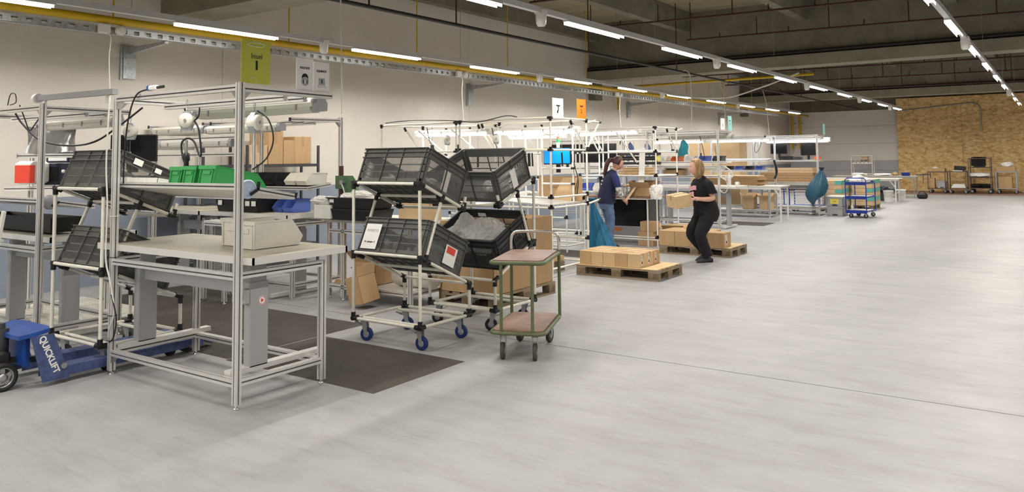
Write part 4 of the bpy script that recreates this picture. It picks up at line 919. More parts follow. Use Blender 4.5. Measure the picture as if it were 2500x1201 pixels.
for k in range(2): MB().bx(-.34,.34,-.12,.2,.0+.13*k,.006+.13*k).poly([(-.34,-.12,.13*k),(.34,-.12,.13*k),(.37,-.14,.13*k+.125),(-.37,-.14,.13*k+.125)],(0,.006,0)).poly([(-.34,.2,.13*k),(.34,.2,.13*k),(.37,.22,.13*k+.125),(-.37,.22,.13*k+.125)],(0,-.006,0)).poly([(.34,-.12,.13*k),(.34,.2,.13*k),(.37,.22,.13*k+.125),(.37,-.14,.13*k+.125)],(-.006,0,0)).poly([(-.34,-.12,.13*k),(-.34,.2,.13*k),(-.37,.22,.13*k+.125),(-.37,-.14,.13*k+.125)],(.006,0,0)).bx(-.385,.385,-.15,-.135,.13*k+.11,.13*k+.13).build('tub_body','black',t)
MB().bx(-.32,-.25,-.142,-.139,.2,.25).build('label','paper',t)
film_bag('crumpled white film in the black tub by the press', (-6.72,6.5,1.15), (.26,.13,.07), 41, 'clearw')
carton('brown carton on the low table behind the blue-wheeled trolley', (-6.02,6.75,.9455), (.30,.4,.22), 0, 'card2', None)
t = open_carton('open brown carton on the lower shelf behind the blue-wheeled trolley', (-6.75,6.78,.1815), (.36,.4,.26), 0, 'card', (75,40,80,55))
open_carton('tilted brown carton leaning against the low table', (-6.42,6.28,0.06), (.24,.24,.30), R(-8), 'card', (80,None,70,None), tilt=(R(8),R(-10),R(-8)))
t = thing('flattened_cartons', 'flattened cartons in a pile at the end of the lower shelf', 'flat cartons', (-7.0,6.62,.1815))
for k in range(5): MB().bx(-.18,.1,-.12+.01*k,.0+.012*k,.006*k,.006*k+.005).build('carton_sheet','card',t)
t = thing('film_roll', 'big roll of pale film lying on the lower shelf', 'film roll', (-6.1,6.78,.1815+.15), R(90)); MB().lathe((0,0,0),[(.04,-.26),(.15,-.26),(.15,.26),(.04,.26)],28,'y').build('roll','cream',t); MB().lathe((0,0,0),[(.03,-.27),(.042,-.27),(.042,.27),(.03,.27)],16,'y').build('core','card',t)
# ---------------------------------------------------------------- pipe frame stations (island 2)
def tube_frame(label, loc, W, D, h, rails=(), table=None, tube='tube', diag=True, base=True, rz=0):
    t = thing('tube_frame_station', label, 'workstation', loc, rz, 'tube frame workstations'); r = .0145
    def T(p, q): return MB().cyl(p, q, r, 8).build('tube', tube, t)
    def J(p, ds): joint(t, p, ds, .07, .02)
    for x in (0,-W):
        for y in (0,D):
            T((x,y,0),(x,y,h)); J((x,y,h),[(0,0,-1),(1 if x else -1,0,0),(0,-1 if y else 1,0)])
    for y in (0,D): T((0,y,h),(-W,y,h))
    for x in (0,-W): T((x,0,h),(x,D,h))
    for z, sides in rails:
        for s in sides:
            if s in 'fb': y = 0 if s == 'f' else D; T((0,y,z),(-W,y,z)); J((0,y,z),[(-1,0,0),(0,0,1)]); J((-W,y,z),[(1,0,0),(0,0,1)])
            else: x = 0 if s == 'r' else -W; T((x,0,z),(x,D,z)); J((x,0,z),[(0,1,0),(0,0,1)]); J((x,D,z),[(0,-1,0),(0,0,1)])
    if base:
        for y in (0,D): T((0,y,.12),(-W,y,.12))
        for x in (0,-W): T((x,0,.12),(x,D,.12))
    if diag:
        for x in (0,-W): T((x,D,h-.05),(x,D+.28 if D > 0 else D-.28,h-.0)); T((x,D,h-.45),(x,D*.55,h-.04)); J((x,D,h-.45),[(0,-.4,.6)]); J((x,D*.55,h-.04),[(0,.4,-.6)])
    if table: MB().bx(-W+.02,-.02,.02,D-.02,table,table+.03).build('tabletop','laminate' if table > .8 else 'topw',t)
    return t
A1 = tube_frame('cream tube frame station under the small white sign, right of the crates', (-5.75,9.13,0), 1.6, 1.0, 2.19, ((1.745,'frb'),(1.09,'frl'),(.95,'frb'),(.45,'b')))
A2 = tube_frame('cream tube frame station left of the white-sign station', (-7.42,9.13,0), 1.55, 1.0, 2.18, ((1.745,'fb'),(1.05,'frl'),(.9,'fb')))
t = thing('roller_shelf', 'grey slatted roller shelf in the white-sign station', 'shelf', (-6.55,9.63,1.02))
for k in range(12): MB().bar((-.76,-.46+k*.083,.04),(.76,-.46+k*.083,-.04),.05,.02).build('roller_track','alu',t)
tag(MB().bx(-6.55,-5.8,10.05,10.07,.98,1.36).build('carton_sheet','card'), 'tall brown carton sheet standing behind the grey slatted shelf', 'carton sheet')
tag(MB().poly([(-6.3,9.98,.98),(-5.95,9.98,.98),(-5.85,10.02,1.34),(-6.1,10.02,1.34)],(0,.01,0)).build('carton_sheet','card2'), 'narrower carton sheet leaning on the tall one', 'carton sheet')
monitor('monitor with a lit blue screen in the white-sign station', (-6.15,9.95,1.66), .44, .25, R(8), 'screenb')
tag(MB().bx(-7.3,-6.2,9.85,9.98,1.76,1.775).build('wood_batten','pine'), 'thin wooden strip lying on the tube rail above the crates', 'board')
for k, (x, lb) in enumerate(((-6.62,'cluster of black screwdrivers hanging left of the blue screen'),(-5.98,'black hose tool with red and green bottle by the blue screen'))):
    t = thing('hanging_tools', lb, 'tools', (x,9.8,1.76)); 
    for q in range(4 if k == 0 else 1): MB().cyl((q*.035,.02*(q%2),-.05),(q*.035+.008,.02*(q%2),-.25),.013,8).build('screwdriver','black',t)
    MB().cyl((0,0,.4),(0,0,-.05),.003,5).build('wire','steel',t)
    if k: MB().cyl((-.06,0,.02),(-.06,0,.1),.026,12).build('bottle','paper',t); MB().cyl((-.06,0,.1),(-.06,0,.15),.026,12).build('bottle_band','greenb',t); MB().cyl((-.06,0,.15),(-.06,0,.19),.024,12).build('bottle_cap','red',t)
for i, (x, lb) in enumerate(((-8.3,'black phone-like tester hanging on the left tube frame'),(-7.75,'second black tester hanging on the left tube frame'))):
    t = thing('hanging_tester', lb, 'tester', (x,9.6,1.80)); MB().bbox((0,0,0),(.07,.02,.13),.006).build('body','dark',t); MB().cyl((0,0,.065),(0,0,.36),.002,5).build('wire','cable',t)
batten('lit tube lamp in the left tube frame station', (-8.75,9.78,2.05), (-7.3,9.78,2.04), lit='tubelit', body='white')
batten('lit tube lamp in the white-sign station', (-7.15,9.78,2.04), (-5.72,9.78,2.03), lit='tubelit', body='white')
for i, (x, lb) in enumerate(((-7.9,'round silver spring balancer in the left tube frame'),(-6.95,'round silver spring balancer in the white-sign station'))): balancer(lb, (x,9.5,2.1), .05, tool=False)
cable('white hose curving from the white-sign station to the crates', [(-6.55,9.3,1.72),(-6.5,9.25,1.55),(-6.35,9.2,1.38),(-6.1,9.15,1.28),(-6.3,9.2,1.25),(-6.5,9.3,1.26)], .012, 'cablew')
cable('black cable draped along the tube rails above the crates', [(-8.9,9.15,2.22),(-8.3,9.1,2.24),(-7.5,9.1,2.21),(-7.0,9.1,2.17),(-6.5,9.1,2.24),(-6.3,9.12,2.22)], .007)
for i in range(4):
    x = -8.7+i*.42
    open_bin(['leftmost white bin on the left tube station table','second white bin on the left tube station table','third white bin on the left tube station table','rightmost white bin on the left tube station table'][i], (x,9.5,.93), .2,.3,.14,'white',R(180),'white bins in tube station')
tag(MB().bx(-8.95,-7.44,9.2,10.1,.905,.93).build('tabletop_board','topw'), 'pale table board of the left tube frame station', 'table board')
t = thing('timber_block', 'yellow pine beam lying on the floor in the white-sign station', 'timber', (-6.2,9.3,0)); MB().bar((0,0,.17),(.12,.62,.17),.09,.07).build('beam','pine',t); MB().bx(-.05,.07,.0,.1,0,.13).bx(.06,.18,.5,.6,0,.13).build('support_block','wood',t)
t = thing('rubber_mat_strip','grey mat strip on the floor under the white-sign station','floor mat',(-7.0,8.75,0)); MB().bx(-1.9,1.2,-.35,.33,0,.012).build('mat_base','mat',t)
def sheet_sign(label, loc, w, h, m, body=None, size=.05, parts=(), cat='sign'):
    t = thing('hanging_sign', label, cat, loc); MB().bx(-.0015,.0015,0,w,0,h).build('sheet', m, t)
    for s, sz, z in parts: text(s, sz, (.003,w/2,z), yz, 'ink', t, bold=.001)
    return t
s = sheet_sign('white sheet with a black lamp drawing on the tube station', (-5.75,9.19,2.2), .29, .27, 'paper')
MB().bx(.002,.003,.1,.2,.155,.175).bx(.002,.003,.14,.165,.09,.16).bx(.002,.003,.12,.15,.06,.1).build('product_print','ink',s)
s = sheet_sign('orange sign reading Insel 2 above the tube station', (-5.75,9.86,2.19), .26, .30, 'orangesign', parts=(('Insel',.05,.2),('2',.08,.12)))
C1 = tube_frame('white tube frame station where the woman in navy works', (-6.06,13.22,0), 1.6, .95, 2.17, ((1.72,'fr'),(1.28,'frb'),(.16,'rf')), tube='tubew')
C2 = tube_frame('white tube frame station left of the woman in navy', (-7.75,13.22,0), 1.5, .95, 2.17, ((1.72,'fb'),(1.2,'fb'),(.16,'f')), tube='tubew')
batten('long lit tube lamp above the woman in navy', (-8.05,13.65,2.10), (-6.62,13.65,2.12), lit='tubelit', body='white')
batten('lit tube lamp at the left end of the second tube row', (-9.6,13.65,2.08), (-8.2,13.65,2.08), lit='tubelit', body='white')
t = thing('packing_table', 'rounded brown packing table in front of the woman in navy', 'table', (-6.75,13.3,0))
MB().prism([(-.95,-.2),(.55,-.2),(.64,-.1),(.64,.5),(-.95,.5)], .87, .9).build('tabletop','laminate',t)
for x, y in ((.52,-.12),(-.85,-.12),(-.85,.42)): MB().cyl((x,y,0),(x,y,.87),.016,8).build('leg','tubew',t)
open_carton('open carton being packed by the woman in navy', (-6.38,13.35,.9015), (.4,.3,.16), 0, 'card', (60,70,70,50))
t = thing('flattened_cartons', 'stack of flat cartons on the shelf above the packing table', 'flat cartons', (-6.6,13.65,1.295))
for k in range(5): MB().bx(-.36+.02*(k%2),.3-.015*k,-.2+.01*k,.2,.028*k,.028*k+.022).build('carton_sheet','card2' if k%2 else 'card',t)
tag(MB().bx(-7.6,-6.1,13.3,14.1,1.275,1.29).build('shelf_plate','alu2'), 'metal shelf plate above the packing table', 'shelf')
tag(MB().grid(lambda u, v: Vector((-6.48+.12*v, 13.42-.12*max(0,u-.5)**1.5-.1*u, 1.80-.85*u)), 12, 2).build('label_strip','paper'), 'long white strip of labels hanging over the flat cartons', 'label strip')
t = thing('machine_cabinet', 'black and grey cabinet standing under the packing table', 'cabinet', (-6.95,14.0,0)); MB().bbox((0,0,.56),(.95,.5,.5),.01).build('upper_door','screen',t); MB().bbox((0,0,.15),(.95,.5,.3),.01).build('lower_body','lift',t); MB().bx(-.3,-.1,-.252,-.25,.2,.26).build('label','orange',t)
film_bag('clear plastic bag hanging on the packing station post', (-6.02,13.12,.86), (.11,.1,.15), 51, 'clear')
film_bag('white film bag left of the woman in navy', (-7.25,13.4,.9015), (.2,.15,.09), 52, 'clearw')
carton('brown carton on the floor under the packing station', (-6.3,13.35,0), (.3,.28,.26), 0, 'card', 'cartons under the packing station')
carton('brown carton stacked on the one under the packing station', (-6.28,13.37,.2615), (.28,.26,.18), R(4), 'card', 'cartons under the packing station')
open_carton('open flattened carton on the floor by the rear pallet', (-5.95,13.75,0), (.4,.4,.3), R(15), 'card', (20,30,15,25))
t = thing('screwdriver_feeder', 'black machine behind the woman in navy', 'machine', (-7.3,13.55,.9015)); MB().bbox((0,0,.2),(.14,.2,.4),.01).build('column','black',t); MB().bbox((-.08,0,.28),(.12,.16,.08),.01).build('head','steel',t); MB().bx(.1,.2,-.1,.1,.0,.25).build('side_box','card',t)
# blue refuse bag tied into the tube frame (cone shape)
def bag_cone(label, top, bot, w0, w1, dx, m='bag2'):
    t = thing('refuse_bag', label, 'refuse bag', (top[0],top[1],0)); H = top[2]-bot; 
    def fn(u, v):
        a = v*2*math.pi; rr = (w0+(w1-w0)*u**1.1)*(1+.10*math.sin(8*a+2*u)+.06*math.sin(13*a)); 
        return Vector((dx*u+rr*math.cos(a), rr*math.sin(a)*.6, top[2]-H*u+.01*math.sin(5*a)*u))
    MB().grid(fn, 18, 48).build('bag', m, t)
    MB().grid(lambda u, v: Vector(((w0*.9+.05*u*(1+.3*math.sin(5*v*6.28)))*math.cos(v*6.28), (w0*.9+.05*u)*math.sin(v*6.28), top[2]+.08*u)), 4, 20).build('knot', m, t)
    return t
bag_cone('blue refuse bag tied to the orange-sign post, spread like a cone', (-6.0,10.72,.92), .02, .035, .30, .22)
# ---------------------------------------------------------------- station 3 and 4 (far profile benches)
def dress_station(b, nm, mir, lit='tubelitb', x=0):
    pass
b3 = island_bench('profile workbench behind the standing woman, with two paper signs', (-6.27,16.97,0), 1, h=2.2, D=.66)
lift_desk(b3, -1.66, .36, .07, .88, .95, cy=.42, top='topw')
b3b = island_bench('profile workbench left of the one behind the standing woman', (-8.0,16.97,0), 1, h=2.2)
lift_desk(b3b, -1.66, .04, .07, .88, .95, cy=.42, top='topw')
for i, (x0, lb) in enumerate(((-7.85,'cream tilted shelf behind the standing woman'),(-9.6,'cream tilted shelf at the left of the third island'))):
    tilt_shelf(lb, x0, x0+1.5, 17.05, 17.5, 1.40, 1.33); 
batten('unlit batten over the bench behind the standing woman', (-7.7,17.72,2.07), (-6.2,17.72,2.07))
b3c = island_bench('profile workbench row facing the wall side of the third island', (-6.3,21.3,0), -1, h=2.15, D=.6)
b3d = island_bench('profile workbench at the left of the third island rear row', (-8.05,21.3,0), -1, h=2.15, D=.6)
batten('cool white lit lamp behind the standing woman', (-7.75,20.55,2.03), (-6.2,20.55,2.03), lit='tubelitb', body='white')
batten('cool white lit lamp left behind the woman in navy', (-9.5,20.55,2.03), (-8.0,20.55,2.03), lit='tubelitb', body='white')
for i, (z, lb) in enumerate(((1.5,'upper steel shelf of the third island rear row'),(1.22,'lower steel shelf of the third island rear row'))): tilt_shelf(lb, -7.85, -6.35, 20.75, 21.15, z, z+.03)
for i in range(5):
    open_bin('blue bin in the rear row of the third island, number %s from the left' % ['first','second','third','fourth','fifth'][i] if 0 else ['leftmost small bin on the third island rear shelf','second small bin on the third island rear shelf','middle small bin on the third island rear shelf','fourth small bin on the third island rear shelf','rightmost small bin on the third island rear shelf'][i], (-7.7+i*.28,21.0,1.245), .2,.25,.1, ['bluebin','black','bluebin','navybox','bluebin'][i], R(180), 'bins on the third island')
tag(MB().bx(-9.4,-7.85,23.0,23.7,0,2.02).build('carton_wall','card2'), 'tall stack of pale flat cartons behind the third island', 'carton stack')
for i, (x, z, w_, c, lb) in enumerate(((-7.35,1.75,.26,'cyan','turquoise cloth hanging on the bench behind the standing woman'),(-8.3,1.7,.22,'paleblue','grey blue cloth hanging on the left bench of the third island'),(-8.75,1.72,.2,'paleblue','second grey blue cloth hanging at the third island'))):
    t = thing('hanging_cloth', lb, 'cloth', (x,19.2 if 0 else 17.6,z)); MB().grid(lambda u, v: Vector(((u-.5)*w_*(.55+.45*min(1,v*2.2))+.02*math.sin(7*v), .03*math.sin(11*u)*v, .22-(.36+.07*math.sin(5*u+1))*v+.06*(1-abs(u-.5)*2)*(1-v))), 12, 8).build('cloth', c, t); MB().cyl((0,0,.25),(0,0,.40),.004,5).build('hanger_hook','steel',t)
t = thing('cable_coil', 'coil of white cable on the mast behind the standing woman', 'cable', (-6.2,16.93,1.28))
for k in range(4): MB().tube([(.02*k+.0,-.03-.01*k,0)]+[] if 0 else [Vector((.06+.13*math.cos(a)+.03*k,-.04-.006*k,.13*math.sin(a)-.02*k)) for a in [q*math.pi/9 for q in range(19)]],.007,6).build('loop','cablew',t)
cable('white cable hanging in a long loop below the coil', [(-6.25,16.945,1.2),(-6.25,16.9,1.0),(-6.2,16.88,.85),(-6.1,16.88,.82),(-6.05,16.9,.95),(-6.12,16.92,1.15)], .008, 'cablew')
t = thing('water_bottle', 'clear bottle on the desk behind the standing woman', 'bottle', (-6.1,17.15,.953)); MB().lathe((0,0,0),[(.04,0),(.042,.02),(.042,.2),(.015,.26),(.015,.29)],16).build('bottle_body','clear',t); MB().cyl((0,0,.28),(0,0,.305),.018,12).build('cap','paper',t)
t = thing('mug', 'white mug beside the clear bottle', 'mug', (-5.98,17.3,.953)); MB().lathe((0,0,0),[(.036,0),(.04,.01),(.04,.09),(.037,.09),(.037,.012)],18).build('mug_body','white',t); MB().tube([(.038,0,.075),(.065,0,.065),(.065,0,.035),(.038,0,.025)],.006,6).build('handle','white',t)
sheet_sign('white sheet with a small drawing on the third island', (-6.25,17.12,2.22), .27, .26, 'paper', parts=(('t',.12,.11),))
sheet_sign('pale teal sign on the third island', (-6.25,17.6,2.22), .25, .33, 'tealsign', parts=(('Insel',.045,.22),('3',.07,.13)))
# table with flat cartons
t = thing('steel_table', 'long steel table with flat cartons right of the standing woman', 'table', (-6.8,19.92,0)); MB().bx(-1.15,1.15,-.34,.34,.845,.87).build('tabletop','topw',t)
for x in (-1.05,1.1):
    for y in (-.3,.3): MB().bar((x,y,0),(x,y,.845),.035,.035).build('leg','alu2',t)
MB().bx(-1.1,1.1,-.33,-.3,.78,.845).bx(-1.1,1.1,.3,.33,.78,.845).build('apron','alu2',t); MB().bar((1.1,-.32,.6),(.95,-.32,.8),.03,.02).build('brace','alu2',t)
t = thing('flattened_cartons', 'thick stack of flat brown cartons on the steel table', 'flat cartons', (-7.0,19.95,.8715))
for k in range(9): MB().bx(-.85+.02*(k%3),.72+.025*((k*7)%4),-.3,.3,.028*k,.028*k+.022).build('carton_sheet', 'cardd' if k < 8 else 'card2', t)
for i, (x, lb) in enumerate(((-6.9,'brown carton on the lower shelf below the steel table, left'),(-6.45,'brown carton on the lower shelf below the steel table, right'))):
    open_carton(lb, (x,20.95,.2015), (.3,.3,.3), 0, 'card2', (50,60,70,30))
tag(MB().bx(-7.9,-6.3,20.72,21.2,.185,.2).build('lower_shelf','alu2'), 'low metal shelf behind the steel table', 'shelf')
b4 = island_bench('far profile workbench with two monitors and the blue bag', (-5.36,21.95,0), 1, h=2.16)
b4b = island_bench('far profile workbench left of the one with monitors', (-7.1,21.95,0), 1, h=2.16)
lift_desk(b4, -1.66, .04, .07, .88, .85, cy=.45, top='topw'); lift_desk(b4b, -1.66, .04, .07, .88, .85, cy=.45, top='topw')
batten('cool white lit lamp over the two far monitors', (-6.92,22.65,2.03), (-5.22,22.65,2.03), lit='tubelitb', body='white', w=.15)
tilt_shelf('long pale shelf under the two far monitors', -7.0, -5.4, 22.3, 22.7, 1.47, 1.47)
monitor('left far monitor under the cool lamp', (-6.55,22.55,1.80), .46, .28, 0); monitor('right far monitor under the cool lamp', (-5.75,22.55,1.78), .4, .34, 0)
for i, x in enumerate((-6.25,-6.05,-5.5)): open_bin(['dark bin left between the far monitors','dark bin right between the far monitors','small red bin beside the right far monitor'][i], (x,22.6,1.475), .14,.2,.1, ['black','dark','orange'][i], R(180))
t = thing('flattened_cartons', 'wide stack of brown cartons on the far bench', 'flat cartons', (-6.2,22.4,.8535))
for k in range(6): MB().bx(-.75,.68-.02*(k%2),-.3,.3,.07*k,.07*k+.065).build('carton_sheet','card2' if k > 3 else 'cardd',t)
def blue_roll_cart(label, loc, w=.85, d=.55, h=.95, n=8):
    t = thing('roll_container', label, 'roll cart', loc, 0, 'blue roll containers')
    for x in (-w/2,w/2):
        for y in (-d/2,d/2): MB().cyl((x,y,.16),(x,y,h),.015,8).build('upright','bluepaint',t)
    MB().bx(-w/2,w/2,-d/2,d/2,.15,.18).build('deck','bluepaint',t)
    for k in range(n): MB().cyl((-w/2,-d/2,.25+k*(h-.3)/n),(w/2,-d/2,.25+k*(h-.3)/n),.008,6).build('wire_rail','white',t)
    for k in range(n): MB().cyl((-w/2,d/2,.25+k*(h-.3)/n),(w/2,d/2,.25+k*(h-.3)/n),.008,6).build('wire_rail','white',t)
    for x in (-w/2+.07,w/2-.07):
        for y in (-d/2+.07,d/2-.07): caster(t, x, y, .055, 'rubber', .15, .2, False)
    return t
blue_roll_cart('blue roll cart with white wires under the far bench, left', (-7.1,23.6,0)); blue_roll_cart('blue roll cart with white wires under the far bench, right', (-6.1,23.6,0))
tag(MB().bx(-7.0,-5.3,22.1,22.75,.2,.215).build('lower_shelf','alu2'), 'low metal shelf of the far bench with monitors', 'shelf')
sheet_sign('small pale green sheet on the far bench', (-5.36,22.66,2.18), .22, .3, 'tealsign')
# hanging refuse bag at the far bench
t = thing('refuse_bag', 'full blue refuse bag hanging on the far bench post', 'refuse bag', (-5.32,21.76,.35))
def fb(u, v):
    a = v*2*math.pi; pr = [.025,.09,.15,.195,.23,.245,.235,.17,.05]; q = u*8; i = min(7,int(q)); f = q-i; rr = pr[i]*(1-f)+pr[i+1]*f
    rr *= 1+.07*math.sin(5*a+3*u)+.05*abs(math.sin(9*a-6*u))+.03*math.sin(17*a+9*u); return Vector((rr*math.cos(a)*1.05+.1*(1-u)-.14*u, rr*math.sin(a)*.7, .88-.86*u*(1+.10*math.cos(a+2.2)*u+.05*math.sin(3*a)*u)))
MB().grid(fb, 22, 36).build('bag','bag',t); MB().grid(lambda u, v: Vector((.1+(.03+.05*u)*math.cos(v*6.28), (.03+.05*u)*math.sin(v*6.28), .86+.08*u)), 3, 16).build('knot','navybox',t)
# ---------------------------------------------------------------- more fittings seen through the islands
for i, (x0, x1, y, z, lb) in enumerate(((-8.0,-6.2,17.25,1.47,'long cream shelf rail right of the woman in navy'),(-8.0,-6.2,17.3,1.14,'lower cream shelf plate right of the woman in navy'),(-9.7,-8.1,17.3,1.2,'cream shelf plate far left of the third island'))):
    t = thing('shelf_plate', lb, 'shelf', (x0,y,z)); MB().bx(0,x1-x0,0,.4,0,.03).build('plate','cream',t); MB().prof((0,0,.015),(x1-x0,0,.015),.03,.05).build('edge_rail','alu2',t)
for k, (x, lb) in enumerate(((-8.35,'wide dark monitor behind the woman in navy'),(-9.2,'dark monitor left of the woman in navy'))): monitor(lb, (x,15.3,1.72), .75, .42, R(12), back='dark')
t = thing('profile_rack', 'profile rack holding the dark monitors behind the woman in navy', 'rack', (-8.6,15.45,0))
for x in (-1.1,-.2,.75): post(t, x, 0, 2.1)
for z in (2.0,1.38,.9,.4): rail(t, (-1.08,0,z),(.73,0,z))
MB().bx(-1.08,.73,-.5,.3,.87,.9).build('worktop','topw',t)
for i in range(6): open_bin(['leftmost white bin behind the woman in navy','second white bin behind the woman in navy','third white bin behind the woman in navy','fourth white bin behind the woman in navy','fifth white bin behind the woman in navy','rightmost white bin behind the woman in navy'][i], (-9.5+i*.3,15.4,.903), .24,.34,.16,['white','cream','white','bluebin','white','cream'][i],R(180),'bins behind the woman in navy')
for i in range(5): open_bin(['leftmost bin on the long cream shelf','second bin on the long cream shelf','middle bin on the long cream shelf','fourth bin on the long cream shelf','rightmost bin on the long cream shelf'][i], (-7.8+i*.34,17.62,1.5), .22,.3,.13,['white','orange','white','bluebin','dark'][i],R(180),'bins on the long cream shelf')
carton('brown carton under the third island shelf', (-7.5,17.45,1.17), (.5,.3,.14), 0, 'card', None)
t = thing('steel_drum_caster', 'grey caster wheel cart half hidden under the tube stations', 'cart', (-7.7,11.4,0)); MB().bx(-.35,.35,-.25,.25,.2,.24).build('deck','dark',t)
for x in (-.28,.28): caster(t, x, -.2, .09, 'lift', .2, .2, False); caster(t, x, .2, .09, 'lift', .2, .2, False)
t.name = 'low_dolly'
for i, (x, y, lb) in enumerate(((-7.0,11.6,'white tube stand behind the white-sign station'),(-8.4,11.6,'white tube stand left of the one behind the white-sign station'))):
    tube_frame(lb, (x,y,0), 1.2, .6, .95, ((.9,'fb'),(.6,'f')), table=.9, tube='tubew', diag=False)
for i in range(3): film_bag(['left film heap on the white tube stand','middle film heap on the white tube stand','right film heap on the white tube stand'][i], (-8.0+i*.38,11.9,.93), (.17,.14,.06), 120+i, 'clearw')
open_carton('open carton on the white tube stand', (-7.25,11.9,.931), (.3,.3,.2), R(10), 'card', (60,50,70,40))
def more_tubes(label, segs, m='tubew', loc=(0,0,0)):
    t = thing('tube_insert', label, 'tube frame', loc)
    for p, q in segs: MB().cyl(p, q, .0145, 8).build('tube', m, t); joint(t, q, [Vector(p)-Vector(q)], .05, .02)
    return t
more_tubes('inner white tubes around the blue screen', [((-6.72,9.95,.95),(-6.72,9.95,2.12)),((-6.42,9.95,.95),(-6.42,9.95,2.12)),((-5.88,9.95,.95),(-5.88,9.95,2.12)),((-6.42,9.95,1.48),(-5.88,9.95,1.48)),((-6.42,9.95,1.25),(-5.88,9.95,1.25)),((-7.2,9.95,1.3),(-6.72,9.95,1.3)),((-7.2,9.95,.95),(-7.2,9.95,2.1))])
more_tubes('inner white tubes of the left tube frame station', [((-8.8,9.95,.9),(-8.8,9.95,2.12)),((-8.3,9.95,.9),(-8.3,9.95,2.12)),((-7.8,9.95,.9),(-7.8,9.95,2.12)),((-8.8,9.95,1.4),(-7.8,9.95,1.4)),((-8.6,9.6,2.1),(-8.3,9.95,1.7)),((-7.9,9.6,2.1),(-7.6,9.95,1.7))])
more_tubes('inner white tubes beside the packing station', [((-7.5,14.1,.9),(-7.5,14.1,2.12)),((-7.1,14.1,.9),(-7.1,14.1,2.12)),((-6.5,14.1,1.3),(-6.5,14.1,2.12)),((-7.5,14.1,1.75),(-6.1,14.1,1.75)),((-7.3,13.6,1.95),(-6.2,13.6,1.95)),((-6.9,13.3,2.1),(-6.75,13.9,1.5))])
more_tubes('outrigger tubes at the orange-sign post', [((-5.75,10.13,2.17),(-5.75,10.55,2.17)),((-5.75,10.5,2.14),(-5.75,10.15,1.76)),((-5.75,10.13,.95),(-5.75,10.5,1.0))], 'tube')
for i, (p, lb) in enumerate((
 ([(-8.5,9.7,2.15),(-8.45,9.7,1.95),(-8.4,9.72,1.85),(-8.35,9.75,1.75)],'thin black lead hanging at the left end of the tube stations'),
 ([(-7.1,9.6,2.1),(-7.05,9.6,1.9),(-7.0,9.62,1.7),(-7.02,9.65,1.3)],'thin black lead hanging left of the blue screen'),
 ([(-6.35,9.8,2.1),(-6.25,9.75,2.0),(-6.1,9.75,1.98),(-5.95,9.8,2.08)],'white looped hose under the orange sign lamp'),
 ([(-5.9,9.95,1.7),(-5.85,9.95,1.5),(-5.8,9.95,1.3),(-5.82,9.95,1.1)],'thin black lead right of the blue screen'),
 ([(-7.9,15.4,2.0),(-7.85,15.3,1.9),(-7.8,15.3,2.05),(-7.7,15.3,1.85)],'black loop of lead over the dark monitors'),
 ([(-7.6,17.5,2.1),(-7.62,17.5,1.95),(-7.6,17.5,1.8)],'black lead above the grey blue cloth'),
 ([(-6.9,17.5,2.1),(-6.85,17.5,1.9),(-6.8,17.5,1.62),(-6.82,17.5,1.5)],'black hose above the head of the woman in black'),
 ([(-6.6,20.7,2.05),(-6.65,20.7,1.8),(-6.6,20.7,1.7),(-6.5,20.7,1.85),(-6.45,20.7,2.05)],'black hose loop behind the standing woman'),
 ([(-6.3,21.2,1.5),(-6.25,21.25,1.2),(-6.3,21.2,1.0)],'thick black cable bundle at the mast left of the far monitors'))):
    cable(lb, p, .012 if 'white' in lb else (.03 if 'bundle' in lb else .007), 'cablew' if 'white' in lb else 'cable')
for i, (x, y, lb) in enumerate(((-6.9,17.55,'black hose tool hanging by the woman in black'),(-7.45,9.7,'black screwdriver on a balancer, left tube stations'),(-8.6,17.5,'black hose tool at the left of the third island'))):
    t = thing('hanging_tools', lb, 'tools', (x,y,1.75)); MB().cyl((0,0,-.05),(0,0,-.25),.016,8).build('screwdriver','black',t); MB().cyl((0,0,.38),(0,0,-.05),.003,5).build('wire','steel',t)
t = thing('printer_rolls', 'black label printer unit with yellow rollers over the flat cartons', 'machine', (-6.75,14.1,1.6))
MB().bx(-.5,.35,-.1,.1,.06,.12).bx(-.5,.35,-.1,.1,-.12,-.07).build('frame_bars','black',t); MB().cyl((-.45,0,0),(.3,0,0),.04,12).build('roller','dark',t)
for x in (-.47,.3): MB().cyl((x,0,0),(x+.04,0,0),.07,14).build('end_roller','stickery',t)
t = thing('storage_bins_black', 'row of black parts boxes under the far monitors', 'boxes', (-6.15,22.45,1.475)); MB().bx(-.35,.0,-.1,.1,0,.12).build('box','black',t); MB().bx(.03,.25,-.1,.1,0,.09).build('box','dark',t)
t.name = 'parts_boxes'
t = thing('profile_stand', 'small profile stand with a black machine left of the rear desk', 'stand', (-8.35,5.55,0))
for x in (0,.4):
    for y in (0,.35): post(t, x, y, .93)
for y in (0,.35): rail(t, (.0225,y,.91),(.3775,y,.91)); rail(t, (.0225,y,.55),(.3775,y,.55))
MB().bx(.0,.4,-.01,.36,.933,.945).build('top_plate','alu2',t); MB().bx(.03,.37,.03,.32,.575,.585).build('shelf','alu2',t)
t = thing('small_motor', 'black machine with a white round cap inside the small stand', 'machine', (-8.15,5.7,.586)); MB().bbox((0,0,.09),(.24,.2,.18),.03).build('housing','black',t); MB().lathe((0,-.1,.1),[(.01,-.03),(.05,-.025),(.06,0)],16,'y').build('cap','white',t)
monitor('small black screen lying on the small stand', (-8.15,5.7,.97), .3, .04, 0, stand=False)
